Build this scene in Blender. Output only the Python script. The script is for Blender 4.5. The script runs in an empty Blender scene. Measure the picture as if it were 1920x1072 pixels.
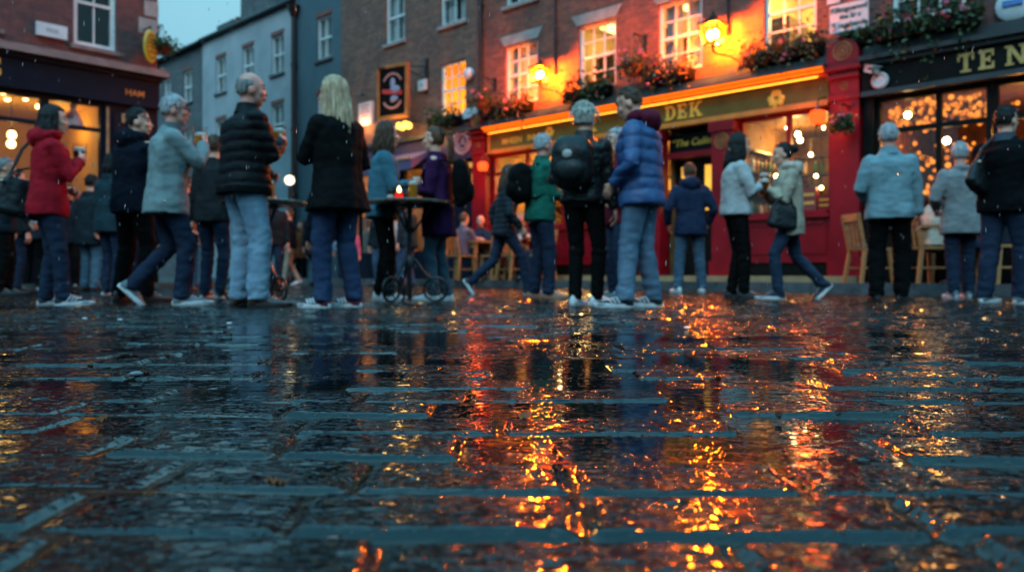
import bpy, math, random
import numpy as np
from mathutils import Vector, Matrix, noise

R = math.radians
rnd = random.Random(11)
S = bpy.context.scene
COL = S.collection
F, CX, HZ, CH = 1467.0, 960.0, 512.0, 0.26       # lens and eye height measured from the photograph

# ------------------------------------------------------------------ helpers
def tag(o, label=None, cat=None, group=None, kind=None):
    if label: o['label'] = label
    if cat: o['category'] = cat
    if group: o['group'] = group
    if kind: o['kind'] = kind
    return o

def empty(name, loc, rz=0.0, label=None, cat=None, group=None, scale=1.0):
    o = bpy.data.objects.new(name, None)
    COL.objects.link(o)
    o.empty_display_size = 0.1
    o.location = loc
    o.rotation_euler = (0, 0, rz)
    o.scale = (scale,) * 3
    return tag(o, label, cat, group)

def mesh_obj(name, me, mat=None, parent=None):
    o = bpy.data.objects.new(name, me)
    COL.objects.link(o)
    if mat:
        me.materials.clear()
        me.materials.append(mat)
    if parent: o.parent = parent
    return o

def children(o):
    return list(o.children)

def copy_tree(o, parent=None):
    c = o.copy()
    COL.objects.link(c)
    if parent: c.parent = parent
    for ch in list(o.children):
        copy_tree(ch, c)
    return c

class MB:
    def __init__(self):
        self.v, self.f = [], []
    def add(self, vs, fs, M=None):
        n = len(self.v)
        if M is not None: vs = [M @ Vector(p) for p in vs]
        self.v.extend([tuple(p) for p in vs])
        self.f.extend([tuple(i + n for i in q) for q in fs])
        return self
    def box(self, x0, x1, y0, y1, z0, z1, M=None):
        vs = [(x0,y0,z0),(x1,y0,z0),(x1,y1,z0),(x0,y1,z0),(x0,y0,z1),(x1,y0,z1),(x1,y1,z1),(x0,y1,z1)]
        return self.add(vs, [(0,3,2,1),(4,5,6,7),(0,1,5,4),(1,2,6,5),(2,3,7,6),(3,0,4,7)], M)
    def bar(self, a, b, w, t=None):
        a, b = Vector(a), Vector(b)
        t = t or w
        d = (b - a).normalized()
        up = Vector((0, 0, 1)) if abs(d.z) < .95 else Vector((1, 0, 0))
        s = d.cross(up).normalized() * w / 2
        u = s.cross(d).normalized() * t / 2
        vs = [a - s - u, a + s - u, a + s + u, a - s + u, b - s - u, b + s - u, b + s + u, b - s + u]
        return self.add(vs, [(0,3,2,1),(4,5,6,7),(0,1,5,4),(1,2,6,5),(2,3,7,6),(3,0,4,7)])
    def quad(self, a, b, c, d):
        return self.add([a, b, c, d], [(0, 1, 2, 3)])
    def loft(self, rings, M=None, cap=True):
        n = len(rings[0])
        vs = [p for r in rings for p in r]
        fs = []
        for k in range(len(rings) - 1):
            for i in range(n):
                j = (i + 1) % n
                fs.append((k*n+i, k*n+j, (k+1)*n+j, (k+1)*n+i))
        if cap:
            fs.append(tuple(range(n - 1, -1, -1)))
            fs.append(tuple(range((len(rings)-1)*n, len(rings)*n)))
        return self.add(vs, fs, M)
    def tube(self, pts, rad, seg=10, M=None, cap=True, ref=None):
        pts = [Vector(p) for p in pts]
        if not isinstance(rad, (list, tuple)): rad = [rad] * len(pts)
        rings = []
        up = None
        for i, p in enumerate(pts):
            d = (pts[min(i+1, len(pts)-1)] - pts[max(i-1, 0)]).normalized()
            if up is None:
                up = Vector(ref) if ref else (Vector((1,0,0)) if abs(d.x) < .9 else Vector((0,1,0)))
            s = d.cross(up)
            if s.length < 1e-5: s = d.cross(Vector((0.3,1,0.2)))
            s.normalize()
            up = s.cross(d).normalized()
            r = rad[i]
            ra, rb = r if isinstance(r, (tuple, list)) else (r, r)   # ra along up(ref), rb sideways
            rings.append([p + up*ra*math.cos(a) - s*rb*math.sin(a) for a in (2*math.pi*k/seg for k in range(seg))])
        return self.loft(rings, M, cap)
    def ball(self, c, r, seg=14, rn=9, M=None):
        if not isinstance(r, (tuple, list)): r = (r, r, r)
        c = Vector(c)
        vs = [c + Vector((0,0,-r[2]))]
        for k in range(1, rn):
            t = -math.pi/2 + math.pi*k/rn
            for i in range(seg):
                a = 2*math.pi*i/seg
                vs.append(c + Vector((r[0]*math.cos(t)*math.cos(a), r[1]*math.cos(t)*math.sin(a), r[2]*math.sin(t))))
        vs.append(c + Vector((0,0,r[2])))
        fs = []
        for i in range(seg):
            fs.append((0, 1+(i+1)%seg, 1+i))
            fs.append((len(vs)-1, 1+(rn-2)*seg+i, 1+(rn-2)*seg+(i+1)%seg))
        for k in range(rn-2):
            for i in range(seg):
                j = (i+1) % seg
                fs.append((1+k*seg+i, 1+k*seg+j, 1+(k+1)*seg+j, 1+(k+1)*seg+i))
        return self.add(vs, fs, M)
    def lathe(self, prof, seg=20, M=None, cap=True):
        rings = [[Vector((r*math.cos(2*math.pi*i/seg), r*math.sin(2*math.pi*i/seg), z)) for i in range(seg)] for r, z in prof]
        return self.loft(rings, M, cap)
    def torus(self, c, Rr, r, M=None, seg=28, sub=8, axis='y', arc=(0, 2*math.pi)):
        c = Vector(c)
        full = abs(arc[1]-arc[0]) > 6.28
        n = seg if full else seg + 1
        pts = []
        for i in range(n):
            a = arc[0] + (arc[1]-arc[0])*i/seg
            ca, sa = math.cos(a), math.sin(a)
            d = Vector((ca,0,sa)) if axis == 'y' else (Vector((ca,sa,0)) if axis == 'z' else Vector((0,ca,sa)))
            ax = Vector((0,1,0)) if axis == 'y' else (Vector((0,0,1)) if axis == 'z' else Vector((1,0,0)))
            pts.append([c + d*(Rr + r*math.cos(b)) + ax*r*math.sin(b) for b in (2*math.pi*k/sub for k in range(sub))])
        if full: pts.append(pts[0])
        return self.loft(pts, M, cap=not full)
    def prism(self, poly, y0, y1, M=None):
        n = len(poly)
        vs = [(x, y0, z) for x, z in poly] + [(x, y1, z) for x, z in poly]
        fs = [tuple(range(n)), tuple(range(2*n-1, n-1, -1))]
        for i in range(n):
            j = (i+1) % n
            fs.append((i, i+n, j+n, j))
        return self.add(vs, fs, M)
    def mesh(self, name, off=None, scale=1.0):
        vs = self.v
        if off is not None: vs = [(p[0]-off[0], p[1]-off[1], p[2]-off[2]) for p in vs]
        if scale != 1.0: vs = [(p[0]*scale, p[1]*scale, p[2]*scale) for p in vs]
        me = bpy.data.meshes.new(name)
        me.from_pydata(vs, [], self.f)
        me.update()
        return me
    def build(self, name, mat, parent=None, smooth=True, off=None, scale=1.0, angle=38):
        me = self.mesh(name, off, scale)
        if smooth and len(me.polygons):
            me.polygons.foreach_set('use_smooth', [True]*len(me.polygons))
            me.set_sharp_from_angle(angle=R(angle))
        return mesh_obj(name, me, mat, parent)

def remesh(mb, voxel, it=4, disp=None):
    """fuse overlapping closed lofts into one continuous skin; disp(co, no) -> offset along the normal"""
    me = mb.mesh('tmp')
    o = bpy.data.objects.new('tmp', me)
    COL.objects.link(o)
    m = o.modifiers.new('r', 'REMESH'); m.mode = 'VOXEL'; m.voxel_size = voxel
    s = o.modifiers.new('s', 'SMOOTH'); s.factor = .5; s.iterations = it
    dg = bpy.context.evaluated_depsgraph_get()
    dg.update()
    out = bpy.data.meshes.new_from_object(o.evaluated_get(dg))
    bpy.data.objects.remove(o)
    bpy.data.meshes.remove(me)
    n = len(out.vertices)
    co = np.empty(n*3, np.float32); out.vertices.foreach_get('co', co)
    co = co.reshape(-1, 3)
    if disp:
        no = np.empty(n*3, np.float32); out.vertices.foreach_get('normal', no)
        no = no.reshape(-1, 3)
        co = co + no*disp(co)[:, None]
    fs = [tuple(p.vertices) for p in out.polygons]
    bpy.data.meshes.remove(out)
    r = MB()
    r.v = [tuple(map(float, p)) for p in co]
    r.f = fs
    return r

def vnoise(co, sc, seed=0.0):
    n = noise.noise
    sx, sy, sz = sc if isinstance(sc, tuple) else (sc, sc, sc)
    return np.array([n(Vector((p[0]*sx+seed, p[1]*sy+seed*1.7, p[2]*sz-seed))) for p in co.tolist()], np.float32)

# ------------------------------------------------------------------ materials
MATS = {}
def nt(name):
    m = bpy.data.materials.new(name); m.use_nodes = True
    t = m.node_tree; t.nodes.clear()
    out = t.nodes.new('ShaderNodeOutputMaterial')
    return m, t, out
def node(t, ty, **kw):
    n = t.nodes.new(ty)
    for k, v in kw.items():
        if k.startswith('i_'): n.inputs[k[2:].replace('_', ' ')].default_value = v
        else: setattr(n, k, v)
    return n
def rgba(c): return (c[0], c[1], c[2], 1.0)
def ramp(t, fac, stops):
    r = node(t, 'ShaderNodeValToRGB')
    while len(r.color_ramp.elements) < len(stops): r.color_ramp.elements.new(.5)
    for e, (p, c) in zip(r.color_ramp.elements, stops):
        e.position = p; e.color = rgba(c)
    t.links.new(fac, r.inputs[0])
    return r.outputs[0]
def coords(t, scale=(1,1,1), kind='Object'):
    tc = node(t, 'ShaderNodeTexCoord'); mp = node(t, 'ShaderNodeMapping')
    mp.inputs['Scale'].default_value = scale
    t.links.new(tc.outputs[kind], mp.inputs[0])
    return mp.outputs[0]
def pm(name, col, rough=.6, col2=None, nscale=6.0, stretch=(1,1,1), bump=0.0, bscale=80.0, metal=0.0, coat=0.0, spec=.5,
       trans=0.0, emit=None, estr=0.0, ior=1.45, sheen=0.0, rvar=0.1):
    if name in MATS: return MATS[name]
    m, t, out = nt(name)
    b = node(t, 'ShaderNodeBsdfPrincipled')
    t.links.new(b.outputs[0], out.inputs[0])
    v = coords(t, stretch)
    nz = node(t, 'ShaderNodeTexNoise'); nz.inputs['Scale'].default_value = nscale; nz.inputs['Detail'].default_value = 5
    t.links.new(v, nz.inputs['Vector'])
    c2 = col2 or tuple(x*.62 for x in col)
    t.links.new(ramp(t, nz.outputs['Fac'], [(.3, c2), (.68, col)]), b.inputs['Base Color'])
    mr = node(t, 'ShaderNodeMapRange'); mr.inputs['To Min'].default_value = max(.03, rough-rvar); mr.inputs['To Max'].default_value = min(1, rough+rvar)
    t.links.new(nz.outputs['Fac'], mr.inputs[0]); t.links.new(mr.outputs[0], b.inputs['Roughness'])
    b.inputs['Metallic'].default_value = metal
    b.inputs['Coat Weight'].default_value = coat
    b.inputs['Coat Roughness'].default_value = .12
    b.inputs['Specular IOR Level'].default_value = spec
    b.inputs['IOR'].default_value = ior
    b.inputs['Transmission Weight'].default_value = trans
    b.inputs['Sheen Weight'].default_value = sheen
    if emit:
        b.inputs['Emission Color'].default_value = rgba(emit); b.inputs['Emission Strength'].default_value = estr
    if bump:
        n2 = node(t, 'ShaderNodeTexNoise'); n2.inputs['Scale'].default_value = bscale; n2.inputs['Detail'].default_value = 3
        t.links.new(v, n2.inputs['Vector'])
        bp = node(t, 'ShaderNodeBump'); bp.inputs['Strength'].default_value = bump; bp.inputs['Distance'].default_value = .01
        t.links.new(n2.outputs['Fac'], bp.inputs['Height']); t.links.new(bp.outputs[0], b.inputs['Normal'])
    MATS[name] = m
    return m
def emis(name, col, st, col2=None, sc=3.0):
    if name in MATS: return MATS[name]
    m, t, out = nt(name)
    e = node(t, 'ShaderNodeEmission'); e.inputs[1].default_value = st
    if col2:
        nz = node(t, 'ShaderNodeTexNoise'); nz.inputs['Scale'].default_value = sc
        t.links.new(coords(t), nz.inputs['Vector'])
        t.links.new(ramp(t, nz.outputs['Fac'], [(.35, col2), (.6, col)]), e.inputs[0])
    else: e.inputs[0].default_value = rgba(col)
    t.links.new(e.outputs[0], out.inputs[0])
    MATS[name] = m
    return m
def brick(name, c1, c2, mortar, scale=1.0, stain=(.03,.03,.03)):
    m, t, out = nt(name)
    b = node(t, 'ShaderNodeBsdfPrincipled'); t.links.new(b.outputs[0], out.inputs[0])
    tc = node(t, 'ShaderNodeTexCoord'); sp = node(t, 'ShaderNodeSeparateXYZ'); cb = node(t, 'ShaderNodeCombineXYZ')
    t.links.new(tc.outputs['Object'], sp.inputs[0])
    ad = node(t, 'ShaderNodeMath', operation='ADD')
    t.links.new(sp.outputs[0], ad.inputs[0]); t.links.new(sp.outputs[1], ad.inputs[1])
    t.links.new(ad.outputs[0], cb.inputs[0]); t.links.new(sp.outputs[2], cb.inputs[1])
    br = node(t, 'ShaderNodeTexBrick')
    t.links.new(cb.outputs[0], br.inputs['Vector'])
    br.inputs['Color1'].default_value = rgba(c1); br.inputs['Color2'].default_value = rgba(c2); br.inputs['Mortar'].default_value = rgba(mortar)
    br.inputs['Scale'].default_value = 1.0
    br.inputs['Mortar Size'].default_value = .007; br.inputs['Brick Width'].default_value = .2; br.inputs['Row Height'].default_value = .068
    br.inputs['Bias'].default_value = -.1
    nz = node(t, 'ShaderNodeTexNoise'); nz.inputs['Scale'].default_value = 1.6; nz.inputs['Detail'].default_value = 8; nz.inputs['Roughness'].default_value = .7
    t.links.new(tc.outputs['Object'], nz.inputs['Vector'])
    n2 = node(t, 'ShaderNodeTexNoise'); n2.inputs['Scale'].default_value = 9; n2.inputs['Detail'].default_value = 4
    t.links.new(tc.outputs['Object'], n2.inputs['Vector'])
    mx = node(t, 'ShaderNodeMixRGB', blend_type='MIX'); mx.inputs[2].default_value = rgba(stain)
    mr = node(t, 'ShaderNodeMapRange'); mr.inputs['From Min'].default_value = .45; mr.inputs['From Max'].default_value = .75; mr.inputs['To Max'].default_value = .7
    t.links.new(nz.outputs['Fac'], mr.inputs[0]); t.links.new(mr.outputs[0], mx.inputs[0]); t.links.new(br.outputs['Color'], mx.inputs[1])
    m2 = node(t, 'ShaderNodeMixRGB', blend_type='MULTIPLY'); m2.inputs[0].default_value = .55
    t.links.new(mx.outputs[0], m2.inputs[1]); t.links.new(ramp(t, n2.outputs['Fac'], [(.3, (.45,.42,.42)), (.7, (1.2,1.15,1.1))]), m2.inputs[2])
    t.links.new(m2.outputs[0], b.inputs['Base Color'])
    b.inputs['Roughness'].default_value = .72
    bp = node(t, 'ShaderNodeBump'); bp.inputs['Strength'].default_value = .6; bp.inputs['Distance'].default_value = .008; bp.invert = True
    t.links.new(br.outputs['Fac'], bp.inputs['Height']); t.links.new(bp.outputs[0], b.inputs['Normal'])
    MATS[name] = m
    return m
def glass_mat(name, tint=(1,1,1), rough=.02):
    m, t, out = nt(name)
    fr = node(t, 'ShaderNodeFresnel'); fr.inputs[0].default_value = 1.5
    tr = node(t, 'ShaderNodeBsdfTransparent'); tr.inputs[0].default_value = rgba(tint)
    gl = node(t, 'ShaderNodeBsdfGlossy'); gl.inputs['Roughness'].default_value = rough
    mx = node(t, 'ShaderNodeMixShader')
    gm_ = node(t, 'ShaderNodeNewGeometry'); iv = node(t, 'ShaderNodeMath', operation='SUBTRACT'); iv.inputs[0].default_value = 1.0
    t.links.new(gm_.outputs['Backfacing'], iv.inputs[1]); ml = node(t, 'ShaderNodeMath', operation='MULTIPLY')
    t.links.new(iv.outputs[0], ml.inputs[0]); t.links.new(fr.outputs[0], ml.inputs[1])
    t.links.new(ml.outputs[0], mx.inputs[0]); t.links.new(tr.outputs[0], mx.inputs[1]); t.links.new(gl.outputs[0], mx.inputs[2])
    t.links.new(mx.outputs[0], out.inputs[0])
    MATS[name] = m
    return m

GLASS = glass_mat('window_glass', (.93,.95,.95))
BRICK_RED = brick('red_brick', (.34,.085,.045), (.19,.045,.03), (.12,.085,.07))
BRICK_BROWN = brick('brown_brick', (.26,.11,.07), (.14,.06,.042), (.13,.10,.085))
BRICK_OLD = brick('old_brick', (.17,.042,.034), (.10,.028,.026), (.07,.05,.048))
BRICK_DARK = brick('dark_brick', (.10,.11,.12), (.07,.075,.085), (.09,.09,.10))
RENDER_LIGHT = pm('pale_render', (.34,.36,.385), .75, (.23,.255,.275), 1.2, bump=.12, bscale=40)
RENDER_TEAL = pm('teal_render', (.065,.115,.14), .75, (.045,.085,.105), 1.5, bump=.12, bscale=40)
SLATE = pm('roof_slate', (.06,.065,.075), .5, (.035,.04,.045), 8, bump=.4, bscale=30)
WHITE_PAINT = pm('white_paint', (.72,.72,.70), .4, (.56,.56,.55), 5)
GREY_STONE = pm('grey_stone', (.34,.31,.29), .7, (.22,.20,.19), 5, bump=.3, bscale=60)
PINK_STONE = pm('pink_stone', (.26,.18,.165), .55, (.13,.09,.085), 4, bump=.3, bscale=60)
RED_GLOSS = pm('red_gloss_paint', (.27,.005,.012), .36, (.18,.003,.008), 3, spec=.3)
BLACK_PAINT = pm('black_paint', (.008,.007,.006), .42, (.005,.004,.004), 4, spec=.12)
NAVY_PAINT = pm('navy_paint', (.006,.010,.022), .45, (.004,.006,.014), 4, spec=.12)
PURPLE_PAINT = pm('purple_paint', (.06,.045,.12), .4, (.04,.03,.085), 4)
OLIVE_BOARD = pm('black_olive_board', (.15,.12,.03), .5, (.10,.08,.02), 5, spec=.2)
GOLD = pm('gold_leaf', (.92,.56,.07), .42, (.75,.42,.05), 30)
ORANGE_PAINT = pm('orange_gold_paint', (.72,.24,.035), .4, (.55,.17,.025), 6)
IRON = pm('black_iron', (.012,.012,.013), .38, (.007,.007,.008), 12)
LEAD = pm('lead_flashing', (.05,.055,.06), .5, (.03,.033,.036), 6)
WOOD = pm('varnished_pine', (.42,.20,.075), .38, (.25,.11,.04), 5, (1,1,8), coat=.3)
DARK_WOOD = pm('dark_wood', (.07,.035,.02), .3, (.035,.018,.012), 6, (8,1,1), coat=.3)
CREAM = pm('cream_plaster', (.62,.48,.28), .8, (.5,.37,.2), 2)
AMBER_WALL = pm('amber_wallpaper', (.24,.13,.045), .7, (.10,.05,.018), 5)
YELLOW_WALL = pm('yellow_wall', (.72,.42,.06), .7, (.62,.34,.04), 2)
DARK_ROOM = pm('dark_room', (.02,.018,.017), .9, (.012,.011,.01), 3)
CURTAIN = pm('net_curtain', (.5,.52,.52), .9, (.34,.36,.37), 14, (6,1,.5))
LEAF = pm('leaf_green', (.045,.075,.015), .45, (.018,.035,.008), 9)
PINK_PETAL = pm('pink_petal', (.58,.15,.23), .6, (.42,.08,.14), 30)
RED_PETAL = pm('red_petal', (.30,.010,.016), .6, (.2,.006,.010), 30)
PLASTIC = pm('white_plastic', (.62,.64,.65), .35, (.5,.52,.54), 6)
TERRACOTTA = pm('basket_brown', (.16,.06,.035), .7, (.08,.03,.02), 9)
SIGN_PINK = pm('white_sign', (.68,.60,.62), .5, (.58,.50,.52), 4)
INK = pm('black_ink', (.02,.02,.022), .6, (.015,.015,.015), 4)
INK_RED = pm('red_ink', (.5,.03,.04), .6, (.4,.02,.03), 4)
BULB = emis('warm_bulb', (1,.62,.24), 26)
BULB_SMALL = emis('small_warm_bulb', (1,.50,.13), 14)
LAMP_GLOW = emis('lantern_flame', (1,.26,.019), 2100)
RED_GLOW = emis('red_lantern_shade', (1,.055,.008), 1.9)
STRIP_GLOW = emis('strip_light', (1,.36,.03), 2.4)
CORNICE_GLOW = emis('added_orange_glow', (1,.13,.004), 1.2)

# ------------------------------------------------------------------ camera, sky, key light
cam = bpy.data.cameras.new('camera')
cam.sensor_width = 36.0
cam.lens = F/1920*36
cam.shift_y = (HZ - 536)/1920
cam.clip_start, cam.clip_end = .02, 600
cam.dof.use_dof = True
cam.dof.focus_distance = 1.75
cam.dof.aperture_fstop = cam.lens/1000/.0095
cam.dof.aperture_blades = 7
co = bpy.data.objects.new('camera', cam)
COL.objects.link(co)
co.location = (0, 0, CH)
co.rotation_euler = (R(90), 0, 0)
S.camera = co

w = bpy.data.worlds.new('World'); S.world = w
w.use_nodes = True
t = w.node_tree; t.nodes.clear()
wo = node(t, 'ShaderNodeOutputWorld'); bg = node(t, 'ShaderNodeBackground')
sky = node(t, 'ShaderNodeTexSky'); sky.sky_type = 'NISHITA'; sky.sun_disc = False
sky.sun_elevation = R(3); sky.sun_rotation = R(200); sky.air_density = 2.5; sky.dust_density = 3
tc = node(t, 'ShaderNodeTexCoord'); sp = node(t, 'ShaderNodeSeparateXYZ')
t.links.new(tc.outputs['Generated'], sp.inputs[0])
ov = ramp(t, sp.outputs[2], [(0.0, (.075,.20,.265)), (.30, (.125,.29,.375)), (1.0, (.15,.68,1.02))])
n1 = node(t, 'ShaderNodeTexNoise'); n1.inputs['Scale'].default_value = 2.2; n1.inputs['Detail'].default_value = 6
t.links.new(tc.outputs['Generated'], n1.inputs['Vector'])
cl = ramp(t, n1.outputs['Fac'], [(.35, (.92,.93,.94)), (.65, (1.10,1.08,1.06))])
mu = node(t, 'ShaderNodeMixRGB', blend_type='MULTIPLY'); mu.inputs[0].default_value = 1
t.links.new(ov, mu.inputs[1]); t.links.new(cl, mu.inputs[2])
# the west behind the camera is still brighter after sunset
mrk = node(t, 'ShaderNodeMapRange'); mrk.inputs['From Min'].default_value = .2; mrk.inputs['From Max'].default_value = -.9
mrk.inputs['To Min'].default_value = 1.0; mrk.inputs['To Max'].default_value = 1.6
t.links.new(sp.outputs[1], mrk.inputs[0])
m3 = node(t, 'ShaderNodeVectorMath', operation='SCALE')
t.links.new(mu.outputs[0], m3.inputs[0]); t.links.new(mrk.outputs[0], m3.inputs['Scale'])
sk = node(t, 'ShaderNodeVectorMath', operation='MULTIPLY_ADD')
sk.inputs[1].default_value = (.010, .013, .014)
t.links.new(sky.outputs[0], sk.inputs[0]); t.links.new(m3.outputs[0], sk.inputs[2])
t.links.new(sk.outputs[0], bg.inputs[0]); bg.inputs[1].default_value = 1.0
t.links.new(bg.outputs[0], wo.inputs[0])

sun = bpy.data.lights.new('dusk_sun', 'SUN'); sun.energy = .5; sun.angle = R(24); sun.color = (.72,.9,1)
so = bpy.data.objects.new('dusk_sun', sun); COL.objects.link(so)
so.rotation_euler = (R(48), 0, R(-20))

S.view_settings.view_transform = 'Standard'
S.view_settings.look = 'None'
S.view_settings.exposure = 1.05
S.view_settings.gamma = 1.0
S.render.engine = 'CYCLES'
S.cycles.use_denoising = True
S.cycles.max_bounces = 7
S.cycles.diffuse_bounces = 3
S.cycles.glossy_bounces = 4
S.cycles.transmission_bounces = 6
S.cycles.transparent_max_bounces = 10
S.cycles.caustics_reflective = False
S.cycles.caustics_refractive = False
S.cycles.sample_clamp_indirect = 6
S.cycles.sample_clamp_direct = 0
S.cycles.blur_glossy = .3

def point_light(name, loc, col, watts, radius=.05):
    l = bpy.data.lights.new(name, 'POINT'); l.color = col; l.energy = watts; l.shadow_soft_size = radius
    o = bpy.data.objects.new(name, l); COL.objects.link(o); o.location = loc
    return o

# ------------------------------------------------------------------ frames of the two facades
class Frame:
    def __init__(s, ox, oy, dx, dy):
        s.o = Vector((ox, oy, 0)); s.x = Vector((dx, dy, 0)).normalized(); s.y = Vector((-s.x.y, s.x.x, 0)); s.rz = math.atan2(s.x.y, s.x.x)
    def w(s, u, y, z): return s.o + s.x*u + s.y*y + Vector((0, 0, z))
FA = Frame(2.97, 13.0, .728, -.685)                       # pub terrace
FB = Frame((295-960)/F*14.5, 14.5, .685, .728)            # corner shop
PAVE = .13
def ground_pt(px, Y, z=0.0): return Vector(((px-CX)/F*Y, Y, z))
# ------------------------------------------------------------------ ground: one sheet of wet setts
def hsh(a, b, s):
    h = np.sin(a*127.1 + b*311.7 + s*74.7)*43758.5453
    return h - np.floor(h)
def vn2(x, y, s):
    xi, yi = np.floor(x), np.floor(y)
    fx, fy = x-xi, y-yi
    fx = fx*fx*(3-2*fx); fy = fy*fy*(3-2*fy)
    a = hsh(xi, yi, s); b = hsh(xi+1, yi, s); c = hsh(xi, yi+1, s); d = hsh(xi+1, yi+1, s)
    return (a+(b-a)*fx) + ((c+(d-c)*fx) - (a+(b-a)*fx))*fy
def fbm2(x, y, s, o=3):
    r = 0; amp = .5; tot = 0
    for k in range(o):
        r = r + amp*vn2(x*2**k, y*2**k, s+k*3.3); tot += amp; amp *= .5
    return r/tot

def sett_field(x, y, fine):
    """height, wetness and tone of the paving at x, y"""
    wx = x + .020*(fbm2(x*1.3, y*1.3, 3)-.5)*2 + .006*(vn2(x*9, y*9, 5)-.5)
    wy = y + .030*(fbm2(x*.9+7, y*.9, 4)-.5)*2 + .007*(vn2(x*8, y*8, 6)-.5)
    RH = .158
    rc = wy/RH
    ri = np.floor(rc)
    def je(r): return (hsh(r, 0*r, 21)-.5)*.22
    e0 = ri + je(ri); e1 = ri+1+je(ri+1)
    ri = np.where(rc < e0, ri-1, np.where(rc > e1, ri+1, ri))
    e0 = ri + je(ri); e1 = ri+1+je(ri+1)
    L = .27 + .10*hsh(ri, 0*ri, 31)
    cc = (wx + hsh(ri, 0*ri, 41)*3.0)/L
    ci = np.floor(cc)
    def jc(r, c): return (hsh(r, c, 51)-.5)*.34
    f0 = ci + jc(ri, ci); f1 = ci+1+jc(ri, ci+1)
    ci = np.where(cc < f0, ci-1, np.where(cc > f1, ci+1, ci))
    f0 = ci + jc(ri, ci); f1 = ci+1+jc(ri, ci+1)
    dy = np.minimum(rc-e0, e1-rc)*RH
    dx = np.minimum(cc-f0, f1-cc)*L
    # rounded corners
    rr = .02
    qx, qy = np.maximum(rr-dx, 0), np.maximum(rr-dy, 0)
    d = np.where((qx > 0) & (qy > 0), rr-np.sqrt(qx*qx+qy*qy), np.minimum(dx, dy))
    d = d + .0035*(vn2(x*45, y*45, 63)-.5) + .003*(vn2(x*17, y*17, 64)-.5)
    jw = .0045 + .0050*vn2(x*6, y*6, 61)
    e = np.clip((d-jw)/(.006+.004*hsh(ri, ci, 62)+.005*vn2(x*11, y*11, 65)), 0, 1)
    ty = (rc-.5*(e0+e1))*RH; tx = (cc-.5*(f0+f1))*L
    top = (hsh(ri, ci, 71)-.5)*.009 + tx*(hsh(ri, ci, 72)-.5)*.030 + ty*(hsh(ri, ci, 73)-.5)*.036
    top = top + .008*(fbm2(x*1.7, y*1.7, 81)-.5)
    g1 = np.clip((fbm2(x*21, y*27, 191, 2)-.55)/.24, 0, 1); g1 = g1*g1*(3-2*g1)
    g2 = np.clip((vn2(x*9, y*13, 195)-.45)/.5, 0, 1)
    rough = .0030*g1*(.25+g2) + .0012*(fbm2(x*16, y*20, 91, 3)-.5)*2 + .0006*(vn2(x*130, y*150, 93)-.5)*2
    h = top + rough*(.35+.65*e) - .0095*(1-e)**2.4
    joint = np.clip((jw-d)/.004, 0, 1)
    h = h - .003*joint + joint*.0062*(fbm2(x*34, y*70, 95, 2)-.42)
    # rain water lying in the joints and hollows
    lev = -.0095 + .0100*np.clip((fbm2(x*.75+3, y*.75+1, 101)-.47)*4, -.6, 1)
    rip = .0005*(fbm2(x*14, y*40, 111, 2)-.5)
    wet = np.clip((lev-h)/.0016+.35, 0, 1)
    z = np.maximum(h, lev+rip)
    tone = hsh(ri, ci, 121)
    return z, wet, tone, joint

def axis(parts):
    out = [parts[0][0]]
    for a, b, st in parts:
        n = max(1, int(round((b-a)/st)))
        out.extend([a+(b-a)*(k+1)/n for k in range(n)])
    return np.array(out)
ys = axis([(-60,-4,14), (-4,-.4,.3), (-.4,.42,.03), (.42,2.3,.0048), (2.3,4.2,.0085), (4.2,8,.016), (8,17,.034), (17,34,.3), (34,300,38)])
xs = axis([(-200,-40,40), (-40,-13,1.5), (-13,-5,.05), (-5,-2.4,.02), (-2.4,-1.0,.0095), (-1.0,1.0,.0062), (1.0,2.4,.0095), (2.4,5,.02), (5,11,.05), (11,40,1.5), (40,200,40)])
GX, GY = np.meshgrid(xs, ys)
x, y = GX.ravel(), GY.ravel()
z, wet, tone, joint = sett_field(x, y, True)
fade = np.clip((17.5-y)/2, 0, 1)*np.clip((13-np.abs(x))/1, 0, 1)*np.clip((y+4)/1, 0, 1)
z = z*fade - .004*(1-fade)
nx, ny = len(xs), len(ys)
me = bpy.data.meshes.new('ground')
me.vertices.add(nx*ny)
me.vertices.foreach_set('co', np.stack([x, y, z], 1).astype(np.float32).ravel())
i = (np.arange(ny-1)[:, None]*nx + np.arange(nx-1)[None, :]).ravel()
quads = np.stack([i, i+1, i+nx+1, i+nx], 1).astype(np.int32)
nq = len(quads)
me.loops.add(nq*4); me.loops.foreach_set('vertex_index', quads.ravel())
me.polygons.add(nq); me.polygons.foreach_set('loop_start', np.arange(nq, dtype=np.int32)*4)
me.polygons.foreach_set('use_smooth', np.ones(nq, bool))
me.update(calc_edges=True)
for nm, arr in (('wet', wet*fade), ('tone', tone), ('joint', joint*fade), ('coarse', np.clip((y-2.6)/2.0, 0, 1))):
    at = me.attributes.new(nm, 'FLOAT', 'POINT'); at.data.foreach_set('value', arr.astype(np.float32))
del GX, GY, x, y, z, wet, joint, quads

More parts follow.
